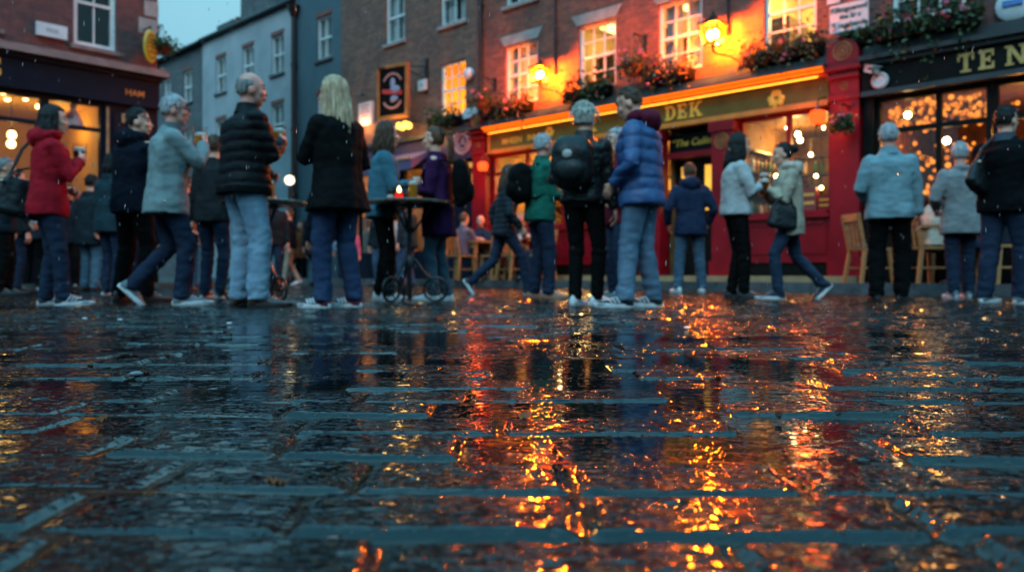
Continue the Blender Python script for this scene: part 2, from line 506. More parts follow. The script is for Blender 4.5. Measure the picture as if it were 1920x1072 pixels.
m, t, out = nt('wet_setts')
b = node(t, 'ShaderNodeBsdfPrincipled'); t.links.new(b.outputs[0], out.inputs[0])
aw = node(t, 'ShaderNodeAttribute', attribute_name='wet'); at_ = node(t, 'ShaderNodeAttribute', attribute_name='tone'); aj = node(t, 'ShaderNodeAttribute', attribute_name='joint')
g = coords(t)
stone = ramp(t, at_.outputs['Fac'], [(0, (.004,.004,.0045)), (.4, (.007,.006,.006)), (.7, (.010,.0075,.006)), (1, (.006,.0065,.007))])
nz = node(t, 'ShaderNodeTexNoise'); nz.inputs['Scale'].default_value = 40; nz.inputs['Detail'].default_value = 6
t.links.new(g, nz.inputs['Vector'])
mm = node(t, 'ShaderNodeMixRGB', blend_type='MULTIPLY'); mm.inputs[0].default_value = .8
t.links.new(stone, mm.inputs[1]); t.links.new(ramp(t, nz.outputs['Fac'], [(.3, (.45,.45,.45)), (.7, (1.35,1.3,1.25))]), mm.inputs[2])
mj = node(t, 'ShaderNodeMixRGB'); mj.inputs[2].default_value = (.022,.013,.007,1)
t.links.new(aj.outputs['Fac'], mj.inputs[0]); t.links.new(mm.outputs[0], mj.inputs[1])
t.links.new(mj.outputs[0], b.inputs['Base Color'])
mr = node(t, 'ShaderNodeMapRange'); mr.inputs['To Min'].default_value = .06; mr.inputs['To Max'].default_value = .025
t.links.new(aw.outputs['Fac'], mr.inputs[0]); t.links.new(mr.outputs[0], b.inputs['Roughness'])
b.inputs['IOR'].default_value = 1.39
b.inputs['Specular IOR Level'].default_value = .5
# grains and ripples: mostly flat film with separate small bumps that catch the lamps
def grain(scale, stretch, lo, hi, detail=1.5):
    n = node(t, 'ShaderNodeTexNoise'); n.inputs['Scale'].default_value = scale; n.inputs['Detail'].default_value = detail; n.inputs['Roughness'].default_value = .45
    t.links.new(coords(t, stretch), n.inputs['Vector'])
    q = node(t, 'ShaderNodeMapRange', interpolation_type='SMOOTHSTEP'); q.inputs['From Min'].default_value = lo; q.inputs['From Max'].default_value = hi
    t.links.new(n.outputs['Fac'], q.inputs[0]); return q.outputs[0]
s1 = node(t, 'ShaderNodeMapRange'); s1.inputs['To Min'].default_value = 1.0; s1.inputs['To Max'].default_value = .12
t.links.new(aw.outputs['Fac'], s1.inputs[0])
prev = None
for sc_, st_, lo, hi, dist in ((58, (.8,1.1,1), .56, .82, .0036), (125, (1,1,1), .58, .84, .0016), (26, (.42,1.7,1), .42, .80, .0115), (30, (.5,2.0,1), .55, .84, .0020)):
    bb = node(t, 'ShaderNodeBump'); bb.inputs['Distance'].default_value = dist
    if sc_ == 26:      # the mesh gets coarser with distance; the same bumps carry on as relief shading there
        ac = node(t, 'ShaderNodeAttribute', attribute_name='coarse'); mc = node(t, 'ShaderNodeMath', operation='MULTIPLY')
        t.links.new(ac.outputs['Fac'], mc.inputs[0]); t.links.new(s1.outputs[0], mc.inputs[1]); t.links.new(mc.outputs[0], bb.inputs['Strength'])
    else: t.links.new(s1.outputs[0], bb.inputs['Strength'])
    t.links.new(grain(sc_, st_, lo, hi), bb.inputs['Height'])
    if prev: t.links.new(prev.outputs[0], bb.inputs['Normal'])
    prev = bb
t.links.new(prev.outputs[0], b.inputs['Normal'])
b.inputs['Coat Weight'].default_value = 0
b.inputs['Coat Roughness'].default_value = .045
b.inputs['Coat IOR'].default_value = 1.33
t.links.new(prev.outputs[0], b.inputs['Coat Normal'])
MATS['wet_setts'] = m
tag(mesh_obj('ground', me, m), kind='structure')

# pavement in front of the terrace, with its kerb
FLAG = pm('wet_flagstone', (.13,.115,.10), .22, (.07,.062,.055), 3, bump=.35, bscale=40, coat=.4, rvar=.08)
KERB = pm('granite_kerb', (.10,.10,.105), .3, (.055,.055,.06), 9, bump=.4, bscale=50, coat=.3)
mb = MB(); mb.box(-45, 16, -1.02, .5, -.1, PAVE)
tag(mb.build('pavement', FLAG, off=(0,0,0)), kind='structure').matrix_world = Matrix.Translation(FA.o) @ Matrix.Rotation(FA.rz, 4, 'Z')
mb = MB()
u = -40.0
while u < 14:
    L_ = .85 + .2*rnd.random()
    mb.box(u+.004, u+L_-.004, -1.30, -1.024, -.1, PAVE+.003+.004*rnd.random()); u += L_
tag(mb.build('kerb', KERB), kind='structure').matrix_world = Matrix.Translation(FA.o) @ Matrix.Rotation(FA.rz, 4, 'Z')
mb = MB(); mb.box(-14, .8, -.9, .3, -.1, .09)
tag(mb.build('pavement', FLAG), kind='structure').matrix_world = Matrix.Translation(FB.o) @ Matrix.Rotation(FB.rz, 4, 'Z')
# ------------------------------------------------------------------ buildings
def hit(fr, px, py, yo=0.0):
    k = (px-CX)/F
    o = fr.o + fr.y*yo
    u = (k*o.y-o.x)/(fr.x.x-k*fr.x.y)
    Y = o.y + fr.x.y*u
    return u, CH+(HZ-py)*Y/F
fr_now = FA

class Bld:
    def __init__(s, name, label, cat, u0, fr=FA, group=None):
        s.fr, s.u0 = fr, u0
        s.root = empty(name, fr.w(u0, 0, 0), fr.rz, label, cat, group)
    def add(s, mb, name, mat, parent=None, smooth=True):
        return mb.build(name, mat, parent or s.root, smooth, off=(s.u0, 0, 0))

def wall_mb(u0, u1, z0, z1, ops, rev=.14, deep=6.0, mb=None):
    mb = mb or MB()
    us = sorted({u0, u1, *[o[0] for o in ops], *[o[1] for o in ops]})
    zs = sorted({z0, z1, *[o[2] for o in ops], *[o[3] for o in ops]})
    us = [u for u in us if u0 <= u <= u1]; zs = [q for q in zs if z0 <= q <= z1]
    for a, b_ in zip(us, us[1:]):
        for c, d in zip(zs, zs[1:]):
            mu_, mz = (a+b_)/2, (c+d)/2
            if any(o[0] < mu_ < o[1] and o[2] < mz < o[3] for o in ops): continue
            mb.quad((a,0,c), (b_,0,c), (b_,0,d), (a,0,d))
    for o in ops:
        a, b_, c, d = o
        mb.quad((a,0,c), (a,rev,c), (a,rev,d), (a,0,d)); mb.quad((b_,0,d), (b_,rev,d), (b_,rev,c), (b_,0,c))
        mb.quad((a,0,d), (a,rev,d), (b_,rev,d), (b_,0,d)); mb.quad((a,0,c), (b_,0,c), (b_,rev,c), (a,rev,c))
    mb.quad((u0,0,z0), (u0,0,z1), (u0,deep,z1), (u0,deep,z0)); mb.quad((u1,0,z0), (u1,deep,z0), (u1,deep,z1), (u1,0,z1))
    mb.quad((u0,deep,z0), (u0,deep,z1), (u1,deep,z1), (u1,deep,z0))
    return mb

def room(bd, u0, u1, z0, z1, depth, mat, y0=.16, name='interior'):
    mb = MB(); y1 = y0+depth
    mb.quad((u0,y1,z0), (u1,y1,z0), (u1,y1,z1), (u0,y1,z1)); mb.quad((u0,y0,z0), (u0,y1,z0), (u0,y1,z1), (u0,y0,z1))
    mb.quad((u1,y0,z0), (u1,y0,z1), (u1,y1,z1), (u1,y1,z0)); mb.quad((u0,y0,z1), (u0,y1,z1), (u1,y1,z1), (u1,y0,z1))
    mb.quad((u0,y0,z0), (u1,y0,z0), (u1,y1,z0), (u0,y1,z0))
    return bd.add(mb, name, mat, smooth=False)

def window(bd, u0, u1, z0, z1, cols=3, rows=2, frame=None, sill=True, label=None, y=.05, fw=.055, curtain=False, sash=True, sillmat=None):
    frame = frame or WHITE_PAINT
    mb = MB()
    mb.box(u0+.004, u0+fw, y, y+.09, z0, z1); mb.box(u1-fw, u1-.004, y, y+.09, z0, z1)
    mb.box(u0+fw, u1-fw, y+.002, y+.088, z0, z0+fw*1.1); mb.box(u0+fw, u1-fw, y+.002, y+.088, z1-fw, z1)
    zm = (z0+z1)/2
    a, b_ = u0+fw, u1-fw
    if sash: mb.box(a, b_, y+.012, y+.075, zm-.025, zm+.025)
    halves = [(z0+fw*1.1, zm-.025), (zm+.025, z1-fw)] if sash else [(z0+fw*1.1, z1-fw)]
    for lo, hi in halves:
        for k in range(1, cols):
            uu = a+(b_-a)*k/cols
            mb.box(uu-.011, uu+.011, y+.02, y+.062, lo, hi)
        for k in range(1, rows):
            zz = lo+(hi-lo)*k/rows
            mb.box(a, b_, y+.024, y+.058, zz-.011, zz+.011)
    wn = bd.add(mb, 'window', frame, smooth=False)
    if label: wn['label'] = label
    p = MB(); p.box(a-.01, b_+.01, y+.038, y+.044, z0+.03, z1-.03)
    bd.add(p, 'pane', GLASS, wn, False)
    if sill:
        s = MB(); s.box(u0-.06, u1+.06, -.06, .05, z0-.075, z0-.004)
        bd.add(s, 'sill', sillmat or GREY_STONE, wn, False)
    if curtain:
        c = MB()
        n = 26
        for (ca, cb_) in ((a, a+(b_-a)*.44), (a+(b_-a)*.58, b_)):
            q = [((ca+(cb_-ca)*k/n), y+.14+.018*math.sin(k*1.7)) for k in range(n+1)]
            for (x0, y0_), (x1, y1_) in zip(q, q[1:]): c.quad((x0,y0_,z0), (x1,y1_,z0), (x1,y1_,z1), (x0,y0_,z1))
        bd.add(c, 'curtain', CURTAIN, wn)
    return wn

def lintel(bd, u0, u1, z, h=.2, mat=None, sp=.10):
    mb = MB(); mb.prism([(u0-.02, z), (u1+.02, z), (u1+sp+.05, z+h), (u0-sp-.05, z+h)], -.025, .04)
    return bd.add(mb, 'lintel', mat or GREY_STONE, smooth=False)

def roof(bd, u0, u1, z, rise=2.2, deep=3.0, over=.12, mat=None):
    mb = MB()
    mb.add([(u0,-over,z), (u1,-over,z), (u1,deep,z+rise), (u0,deep,z+rise), (u1,2*deep,z), (u0,2*deep,z)], [(0,1,2,3), (3,2,4,5), (0,3,5), (1,4,2), (0,5,4,1)])
    r = bd.add(mb, 'roof', mat or SLATE, smooth=False)
    g_ = MB(); g_.tube([(u0,-over-.05,z-.02), (u1,-over-.05,z-.02)], .06, 8)
    bd.add(g_, 'gutter', IRON, r)
    return r
def chimney(bd, r, u0, u1, z0, z1, y0=2.4, y1=3.4, mat=None, pots=3):
    mb = MB(); mb.box(u0, u1, y0, y1, z0, z1); mb.box(u0-.06, u1+.06, y0-.06, y1+.06, z1, z1+.14)
    c = bd.add(mb, 'chimney', mat or BRICK_DARK, r, False)
    for k in range(pots):
        uu = u0+(u1-u0)*(k+.5)/pots
        p = MB(); p.lathe([(.11,z1+.14), (.09,z1+.4), (.11,z1+.42), (.11,z1+.47), (.07,z1+.47)], 12, Matrix.Translation((uu,(y0+y1)/2,0)))
        q = bd.add(p, 'chimney_pot', TERRACOTTA, r)

def text_mesh(txt, size, ext=.004, shear=0.0, space=1.0, align='CENTER'):
    cu = bpy.data.curves.new('txt', 'FONT'); cu.body = txt; cu.size = size; cu.extrude = ext; cu.shear = shear; cu.space_character = space
    cu.align_x = align; cu.align_y = 'CENTER'; cu.offset = size*.012; cu.resolution_u = 3
    o = bpy.data.objects.new('txt', cu); COL.objects.link(o)
    dg = bpy.context.evaluated_depsgraph_get(); dg.update()
    me = bpy.data.meshes.new_from_object(o.evaluated_get(dg))
    bpy.data.objects.remove(o); bpy.data.curves.remove(cu)
    return me
def text(bd, txt, size, u, z, y, mat, parent=None, name='lettering', **kw):
    me = text_mesh(txt, size, **kw)
    o = mesh_obj(name, me, mat, parent or bd.root)
    o.matrix_local = Matrix.Translation((u-bd.u0, y, z)) @ Matrix.Rotation(R(90), 4, 'X')
    return o

def slab_letter(mb, ch, x, z, h, y=0.0, th=.03):
    """slab-serif capital drawn as strokes; each stroke a hair thicker than the last so that no two faces coincide"""
    s = h*.20; sf = h*.10; w_ = h*.78; k = [0]
    def st(*poly):
        k[0] += 1
        mb.prism([(x+a*h, z+b_*h) for a, b_ in poly], y-th-.0007*k[0], y)
    def rect(a, b_, c, d): st((a,c), (b_,c), (b_,d), (a,d))
    S_ = .20
    if ch == 'T':
        rect(.06,.84,.82,1); rect(.35,.55,.08,.9); rect(.2,.7,0,.12); rect(.06,.17,.6,.9); rect(.73,.84,.6,.9)
    if ch == 'E':
        rect(.12,.32,.04,.96); rect(.02,.74,0,.15); rect(.02,.72,.85,1); rect(.25,.55,.43,.57); rect(.63,.74,.05,.36); rect(.62,.72,.66,.95); rect(.48,.56,.34,.66)
    if ch == 'N':
        rect(.12,.29,.04,.96); rect(.73,.90,.04,.96); st((.12,.98), (.32,1.0), (.90,.02), (.70,0)); rect(.02,.40,0,.11); rect(0,.30,.89,1); rect(.62,1.0,.89,1)
    if ch == 'D':
        rect(.12,.32,.04,.96); rect(.02,.45,0,.15); rect(.02,.45,.85,1)
        n = 10
        for i_ in range(n):
            a0, a1 = -math.pi/2+math.pi*i_/n, -math.pi/2+math.pi*(i_+1)/n
            st((.42+.42*math.cos(a0),.5+.5*math.sin(a0)), (.42+.42*math.cos(a1),.5+.5*math.sin(a1)), (.42+.22*math.cos(a1),.5+.35*math.sin(a1)), (.42+.22*math.cos(a0),.5+.35*math.sin(a0)))
    if ch == 'K':
        rect(.12,.32,.04,.96); rect(.02,.42,0,.12); rect(.02,.42,.88,1)
        st((.30,.42), (.68,.95), (.88,.95), (.44,.36)); st((.40,.50), (.56,.60), (.92,.06), (.70,.06)); rect(.60,.96,.88,1); rect(.62,1.0,0,.12)
    return w_

def clover(bd, u, z, r, y, mat, parent):
    mb = MB()
    for k, a in enumerate((90, 200, -20)):
        for d in (-24, 24):
            c = Vector((u+r*.62*math.cos(R(a+d*.9)), 0, z+r*.62*math.sin(R(a+d*.9))))
            mb.ball((c.x, y, c.z), (r*.40, .012+.001*k, r*.40), 14, 7)
    mb.tube([(u,y,z), (u-.02*r,y,z-r*.6), (u-.22*r,y,z-r*1.15)], [r*.12, r*.10, r*.16], 8)
    return bd.add(mb, 'shamrock', mat, parent)

def medallion(bd, u, z, r, y, parent, name='medallion'):
    mb = MB()
    mb.torus((u,y,z), r, r*.07); mb.torus((u,y,z), r*.66, r*.05); mb.ball((u,y,z), (r*.2,.012,r*.2), 12, 7)
    for k in range(8):
        a = math.pi*k/4
        mb.ball((u+r*.82*math.cos(a), y, z+r*.82*math.sin(a)), (r*.07,.010,r*.07), 8, 5); mb.ball((u+r*.42*math.cos(a+.39), y, z+r*.42*math.sin(a+.39)), (r*.12,.008,r*.12), 8, 5)
    return bd.add(mb, name, pm('aged_gilt', (.42,.22,.07), .45, (.22,.10,.03), 30, metal=.3), parent)

# ---- the red pub
WZ = (3.65, 4.86)
WU = [(-4.26,-3.39), (-2.37,-1.52), (-.63,.21), (1.28,2.10)]
pub = Bld('red_pub', 'red fronted brick pub with gold lettered fascia and orange lanterns', 'pub', -5.12)
ops = [(a,b_,WZ[0],WZ[1]) for a,b_ in WU] + [(a,b_,5.66,6.86) for a,b_ in WU]
pub.add(wall_mb(-5.12, 2.798, 3.12, 7.8, ops), 'wall', BRICK_RED, smooth=False)
rf = roof(pub, -5.12, 2.798, 7.8)
chimney(pub, rf, -4.9, -3.7, 8.8, 10.9, mat=BRICK_RED, pots=4)
for k, (a, b_) in enumerate(WU):
    window(pub, a, b_, *WZ, cols=3, rows=2, sill=False, curtain=(k in (0, 2)))
    window(pub, a, b_, 5.66, 6.86, cols=3, rows=2)
    if k < 3: lintel(pub, a, b_, WZ[1], .2)
    else: lintel(pub, a, b_, WZ[1], .2)
    lintel(pub, a, b_, 6.86, .2)
    room(pub, a-.25, b_+.25, WZ[0]-.3, WZ[1]+.12, 1.6, CREAM)
    room(pub, a-.1, b_+.1, 5.5, 7.0, .8, DARK_ROOM)
# bright ceiling panels that light the upstairs rooms
for k, (wt, col) in enumerate(((26, (1,.55,.36)), (12, (1,.60,.22)), (14, (1,.60,.18)), (40, (1,.62,.16)))):
    u_ = sum(WU[k])/2
    point_light('room_light', pub.fr.w(u_+.1, 1.0, 4.55), col, wt, .12)
for k, (a, b_) in enumerate(WU[1:]):
    mb = MB()
    for q in range(2): mb.box(a+.05+q*.42, a+.33+q*.42, .6, 1.35, WZ[1]+.085, WZ[1]+.11)
    pub.add(mb, 'ceiling_lamp', emis('ceiling_panel', (1,.68,.18), 2.6), smooth=False)
# ground floor joinery
fas = MB(); fas.box(-4.56, 2.327, -.12, .1, 2.775, 3.10)
fas = pub.add(fas, 'fascia', OLIVE_BOARD, smooth=False)
mb = MB()
mb.prism([(-4.62,0)], 0, 0) if False else None
for y0, y1, z0, z1 in ((-.20,.0,3.10,3.135), (-.27,.0,3.136,3.18), (-.33,.0,3.181,3.215)): mb.box(-4.62, 2.327, y0, y1, z0, z1)
pub.add(mb, 'cornice', ORANGE_PAINT, smooth=False)
mb = MB(); mb.box(-4.62, 2.327, -.165, -.02, 2.69, 2.735); mb.box(-4.62, 2.327, -.145, -.02, 2.736, 2.774)
pub.add(mb, 'moulding', ORANGE_PAINT, smooth=False)
mb = MB(); mb.box(-4.612, -4.563, -.16, -.02, 2.775, 3.098); pub.add(mb, 'moulding', ORANGE_PAINT, smooth=False)
mb = MB(); mb.box(-4.50, 2.22, -.262, -.246, 3.084, 3.098); pub.add(mb, 'strip_light', STRIP_GLOW, smooth=False)
mb = MB(); mb.tube([(-4.6,-.338,3.198), (2.31,-.338,3.198)], .014, 8); mb.tube([(-4.6,-.276,3.158), (2.31,-.276,3.158)], .014, 8); pub.add(mb, 'added_glow_tube', CORNICE_GLOW)  # added glowing tubes, standing in for the orange light on the cornice
mb = MB(); mb.box(-5.1, 2.34, -.36, .0, 3.217, 3.25); mb.box(-5.1, 2.34, -.22, .0, 3.251, 3.37); mb.box(-5.1, 2.34, -.10, .0, 3.371, 3.44)
pub.add(mb, 'ledge', LEAD, smooth=False)
# lettering: DEK, K and a small name, shamrocks
mb = MB()
uD = hit(FA, 1252, 220, -.13)[0]
for ch, px0, px1 in (('D',1250,1276), ('E',1266,1290), ('K',1288,1324)):
    pass
h_ = .245
us_ = [hit(FA, p, 220, -.13)[0] for p in (1247, 1270, 1292)]
for ch, uu in zip('DEK', us_): slab_letter(mb, ch, uu, 2.815, h_, -.12, .022)
pub.add(mb, 'lettering', GOLD, fas, False); mb = MB(); uK = hit(FA, 1100, 245, -.13)[0]; slab_letter(mb, 'K', uK, 2.82, .235, -.12, .022)
pub.add(mb, 'lettering', GOLD, fas, False)
u0_, u1_ = hit(FA, 938, 268, -.13)[0], hit(FA, 1012, 262, -.13)[0]
text(pub, 'MHEEN', .165, u0_+(u1_-u0_)*.30, 2.90, -.126, GOLD, fas); text(pub, 'INN', .165, u0_+(u1_-u0_)*.83, 2.90, -.126, GOLD, fas)
uC, zC = hit(FA, 1455, 187, -.13); clover(pub, uC, zC+.01, .135, -.13, GOLD, fas)
uC, zC = hit(FA, 1030, 248, -.13); clover(pub, uC, zC, .11, -.13, GOLD, fas)
# pilasters
def pilaster(u0, u1, big):
    mb = MB()
    mb.box(u0, u1, -.20, .1, PAVE+.001, .45); mb.box(u0+.03, u1-.03, -.16, .1, .451, 2.72 if not big else 2.72)
    if big:
        mb.box(u0+.01, u1-.01, -.20, .1, 2.721, 2.80); mb.box(u0+.03, u1-.03, -.17, .1, 2.801, 3.02)
        mb.box(u0+.01, u1-.01, -.24, .1, 3.021, 3.07); mb.box(u0+.03, u1-.03, -.20, .1, 3.071, 3.13); mb.box(u0-.02, u1+.02, -.28, .1, 3.131, 3.19)
        c, r = (u0+u1)/2, (u1-u0)/2-.01
        poly = [(u0+.01, 3.191), (u1-.01, 3.191), (u1-.01, 3.36)] + [(c+r*math.cos(a), 3.36+r*.95*math.sin(a)) for a in (math.pi*k/14 for k in range(1, 14))] + [(u0+.01, 3.36)]
        mb.prism(poly, -.24, .0)
    else:
        mb.box(u0-.01, u1+.01, -.20, .1, 2.52, 2.68)
    p = pub.add(mb, 'pilaster', RED_GLOSS, smooth=False)
    if big:
        medallion(pub, (u0+u1)/2, 3.40, .125, -.242, p); medallion(pub, (u0+u1)/2, 2.92, .055, -.172, p, 'rosette')
    else: medallion(pub, (u0+u1)/2, 2.36, .12, -.165, p)
pilaster(2.33, 2.795, True); pilaster(-5.1, -4.64, True)
pilaster(.44, .86, False); pilaster(-.90, -.47, False)
# shop windows and red panelled stall risers
def shop_window(bd, u0, u1, z0, z1, muls, mat, ztr=None, y=.02):
    mb = MB(); e = .06
    mb.box(u0, u0+e, y, y+.1, z0, z1); mb.box(u1-e, u1, y, y+.1, z0, z1); mb.box(u0+e, u1-e, y, y+.1, z1-e, z1); mb.box(u0+e, u1-e, y-.06, y+.1, z0, z0+e)
    for mu_ in muls: mb.box(mu_-.035, mu_+.035, y+.01, y+.09, z0+e, z1-e)
    if ztr: mb.box(u0+e, u1-e, y+.02, y+.08, ztr-.035, ztr+.035)
    wn = bd.add(mb, 'window', mat, smooth=False)
    p = MB(); p.box(u0+e*.5, u1-e*.5, y+.05, y+.056, z0+e*.5, z1-e*.5)
    bd.add(p, 'pane', GLASS, wn, False)
    return wn
def stall(bd, u0, u1, mat, n, z0=.45, z1=1.08):
    mb = MB(); mb.box(u0, u1, -.05, .1, z0, z1); mb.box(u0, u1, -.12, .1, z1+.001, z1+.045); mb.box(u0, u1, -.08, .1, z0-.03, z0-.001)
    st = (u1-u0)/n
    for k in range(n):
        a, b_ = u0+st*k+.09, u0+st*(k+1)-.09; c, d = z0+.12, z1-.10
        for q in ((a, b_, c-.025, c), (a, b_, d, d+.025), (a-.025, a, c-.025, d+.025), (b_, b_+.025, c-.025, d+.025)): mb.box(q[0], q[1], -.068, -.049, q[2], q[3])
    bd.add(mb, 'stall_riser', mat, smooth=False)
    mb = MB(); mb.box(u0, u1, -.045, .1, PAVE+.09, z0-.031); bd.add(mb, 'plinth', BLACK_PAINT, smooth=False)
shop_window(pub, .862, 2.328, 1.13, 2.69, (1.66,), RED_GLOSS)
stall(pub, .862, 2.328, RED_GLOSS, 2)
shop_window(pub, -4.638, -.902, 1.13, 2.69, (-3.7,-2.77,-1.83), RED_GLOSS, 2.3)
stall(pub, -4.638, -.902, RED_GLOSS, 4)
SANDSTONE = pm('sandstone_step', (.36,.25,.12), .45, (.22,.15,.08), 6, bump=.3, bscale=50, coat=.2)
mb = MB(); mb.box(-4.64, 2.80, -.34, -.05, PAVE+.001, PAVE+.088); pub.add(mb, 'step', SANDSTONE, smooth=False)
# doorway
mb = MB(); mb.box(-.47, .44, .10, .13, 2.30, 2.60); bs = pub.add(mb, 'name_board', BLACK_PAINT, smooth=False)
text(pub, '\u201cThe Cullinn', .165, -.01, 2.45, .094, GOLD, bs, shear=.3)
mb = MB(); mb.box(-.47, .44, .02, .14, 2.20, 2.29); pub.add(mb, 'door_head', RED_GLOSS, smooth=False)
mb = MB()
for a, b_ in ((-.46,-.02), (-.01,.43)):
    mb.box(a, a+.09, .3, .36, .222, 2.198); mb.box(b_-.09, b_, .3, .36, .222, 2.198); mb.box(a+.09, b_-.09, .302, .358, 2.08, 2.198); mb.box(a+.09, b_-.09, .302, .358, .222, .42); mb.box(a+.09, b_-.09, .302, .358, 1.18, 1.32)
    mb.box(a+.09, b_-.09, .315, .345, .42, 1.18)
door = pub.add(mb, 'door', BLACK_PAINT, smooth=False)
for a in (-.37, .08):
    p = MB(); p.box(a, a+.26, .325, .331, 1.31, 2.09); pub.add(p, 'pane', pm('gold_lit_door_glass', (.9,.45,.06), .25, (.6,.26,.03), 7, emit=(1,.48,.05), estr=.55), door, False)  # gold light from indoors put into the panes' colour and glow
h = MB(); h.tube([(-.05,.27,.95), (-.05,.24,1.0), (-.05,.24,1.2), (-.05,.27,1.25)], .012, 8); pub.add(h, 'handle', GOLD, door)
# bar room behind the glass
room(pub, -4.63, -.48, .15, 2.70, 2.8, AMBER_WALL, y0=.14)
room(pub, .86, 2.32, .15, 2.70, 2.4, AMBER_WALL, y0=.14)
for u_, wt in ((-4.0, 45), (-2.9, 45), (-1.6, 45), (1.25, 20), (1.95, 20)):
    point_light('bar_light', FA.w(u_, 1.1, 2.35), (1,.52,.13), wt, .1)
mb = MB()
for (a, b_, yb) in ((-4.5,-.6,2.0), (.9,2.28,1.35)):
    for zz in (1.15, 1.5, 1.85, 2.15): mb.box(a, b_, yb-.22, yb, zz, zz+.03)
    mb.box(a, b_, yb-.9, yb-.45, 1.0, 1.08); mb.box(a, b_, yb-.85, yb-.5, .2, 1.0)
pub.add(mb, 'bar_shelving', DARK_WOOD, smooth=False)
# shelves along the near side wall and a few goods on the window sill
mb = MB()
for zz in (1.15, 1.5, 1.85, 2.2): mb.box(.875, 1.03, .22, 1.1, zz, zz+.025)
pub.add(mb, 'side_shelving', DARK_WOOD, smooth=False)
for k, (ua, ub_, zt) in enumerate(((1.80,2.02,1.55), (2.05,2.25,1.42), (1.45,1.62,1.38))):
    e = empty('display_box', FA.w((ua+ub_)/2, .24, 1.19), FA.rz, ['tall red box with gold bands', 'lower red box with gold bands', 'small dark red box with gold bands'][k]+' on the sill of the right pub window', 'box')
    w_ = (ub_-ua)/2; MB().box(-w_,w_,-.07,.07,0,zt-1.19).build('carton', pm('crimson_card', (.30,.015,.015), .5, (.2,.01,.01), 5), e, False)
    g_ = MB()
    for q in range(2): g_.box(-w_*.8,w_*.8,-.074,-.071,(zt-1.19)*(.3+.35*q),(zt-1.19)*(.42+.35*q))
    g_.build('band', GOLD, e, False)
mb = MB(); mb.box(.88, 2.31, .12, .40, 1.13, 1.188); pub.add(mb, 'window_sill_board', DARK_WOOD, smooth=False)
# display inside the right hand window
BOTTLE_MATS = [pm('green_bottle_glass', (.03,.12,.03), .12, spec=.7), pm('amber_bottle_glass', (.30,.10,.01), .12, spec=.7), pm('brown_bottle_glass', (.09,.03,.01), .12, spec=.7), pm('pale_bottle_glass', (.6,.5,.3), .15, spec=.7)]
bm_ = MB(); bm_.lathe([(.0,0), (.036,0), (.038,.02), (.038,.17), (.030,.20), (.013,.235), (.012,.28), (.015,.285), (.015,.30), (0,.30)], 10)
bmesh_ = [bm_.build('bottle_mesh_source', m_) for m_ in BOTTLE_MATS]
nb = 0
for (a, b_, yb, zs_) in ((.95,2.25,1.22,(1.18,1.53,1.88)), (-3.9,-.8,1.88,(1.53,1.88))):
    for zz in zs_:
        u_ = a
        while u_ < b_:
            k = rnd.randrange(4)
            o = bpy.data.objects.new('bottle', bmesh_[k].data); COL.objects.link(o)
            o.location = FA.w(u_, yb+rnd.uniform(-.03,.03), zz+.002); o.scale = (1,1,rnd.uniform(.85,1.08))
            tag(o, ['green', 'amber', 'dark brown', 'pale'][k]+' bottle standing on the lit back bar shelves inside the red pub', 'bottle', ['green','amber','brown','pale'][k]+' bottles on the bar shelves')
            u_ += rnd.uniform(.10,.22); nb += 1
for zz in (1.175, 1.525, 1.875):
    y_ = .3
    while y_ < 1.05:
        k = rnd.randrange(4); o = bpy.data.objects.new('bottle', bmesh_[k].data); COL.objects.link(o); o.location = FA.w(.95, y_, zz+.002); o.scale = (1,1,rnd.uniform(.8,.98))
        tag(o, ['green', 'amber', 'dark brown', 'pale'][k]+' bottle on the short side wall shelves behind the right pub window', 'bottle', ['green','amber','brown','pale'][k]+' bottles on the side wall shelves'); y_ += rnd.uniform(.1,.17)
for o in bmesh_: bpy.data.objects.remove(o)

def bulb_lamp(fr, u, y, z, ztop, label, group, mat=None, r=.045, name='hanging_bulb'):
    e = empty(name, fr.w(u, y, z), fr.rz, label, 'hanging bulb', group)
    b_ = MB(); b_.ball((0,0,0), r, 12, 8); b_.build('bulb', mat or BULB, e)
    c = MB(); c.tube([(0,0,r), (0,0,r+.05)], [.02,.014], 8); c.tube([(0,0,r+.05), (0,0,ztop-z)], .004, 5); c.build('flex', IRON, e)
    return e
for px, py, y in ((1462,163+0,.9),):
    pass
for px, py, y, r in ((1496,252,.6,.05), (1500,263,1.0,.05), (1418,271,.7,.05), (1406,272,1.2,.045), (1563,300,.5,.04), (1570,297,1.0,.035), (1562,331,.4,.04), (1545,240,.5,.03), (1530,330,.4,.03), (1520,290,1.1,.035), (1540,352,.3,.03), (1476,240,1.0,.035), (1400,330,.5,.04), (1455,330,.4,.035), (1429,330,1.1,.06), (1437,352,.9,.07), (1412,297,1.4,.06), (1446,305,1.6,.04)):
    u_, z_ = hit(FA, px, py, y)
    if .9 < u_ < 2.27: bulb_lamp(FA, u_, y, z_, 2.69, 'warm bulb hanging on a flex inside the right window of the red pub', 'bulbs hanging in the right pub window', r=r*.8)
for k in range(9):
    bulb_lamp(FA, -4.3+.42*k, .8+.5*(k%3), 2.1+.12*(k%2), 2.69, 'warm bulb hanging inside the long left window of the red pub', 'bulbs hanging in the left pub window', r=.05)

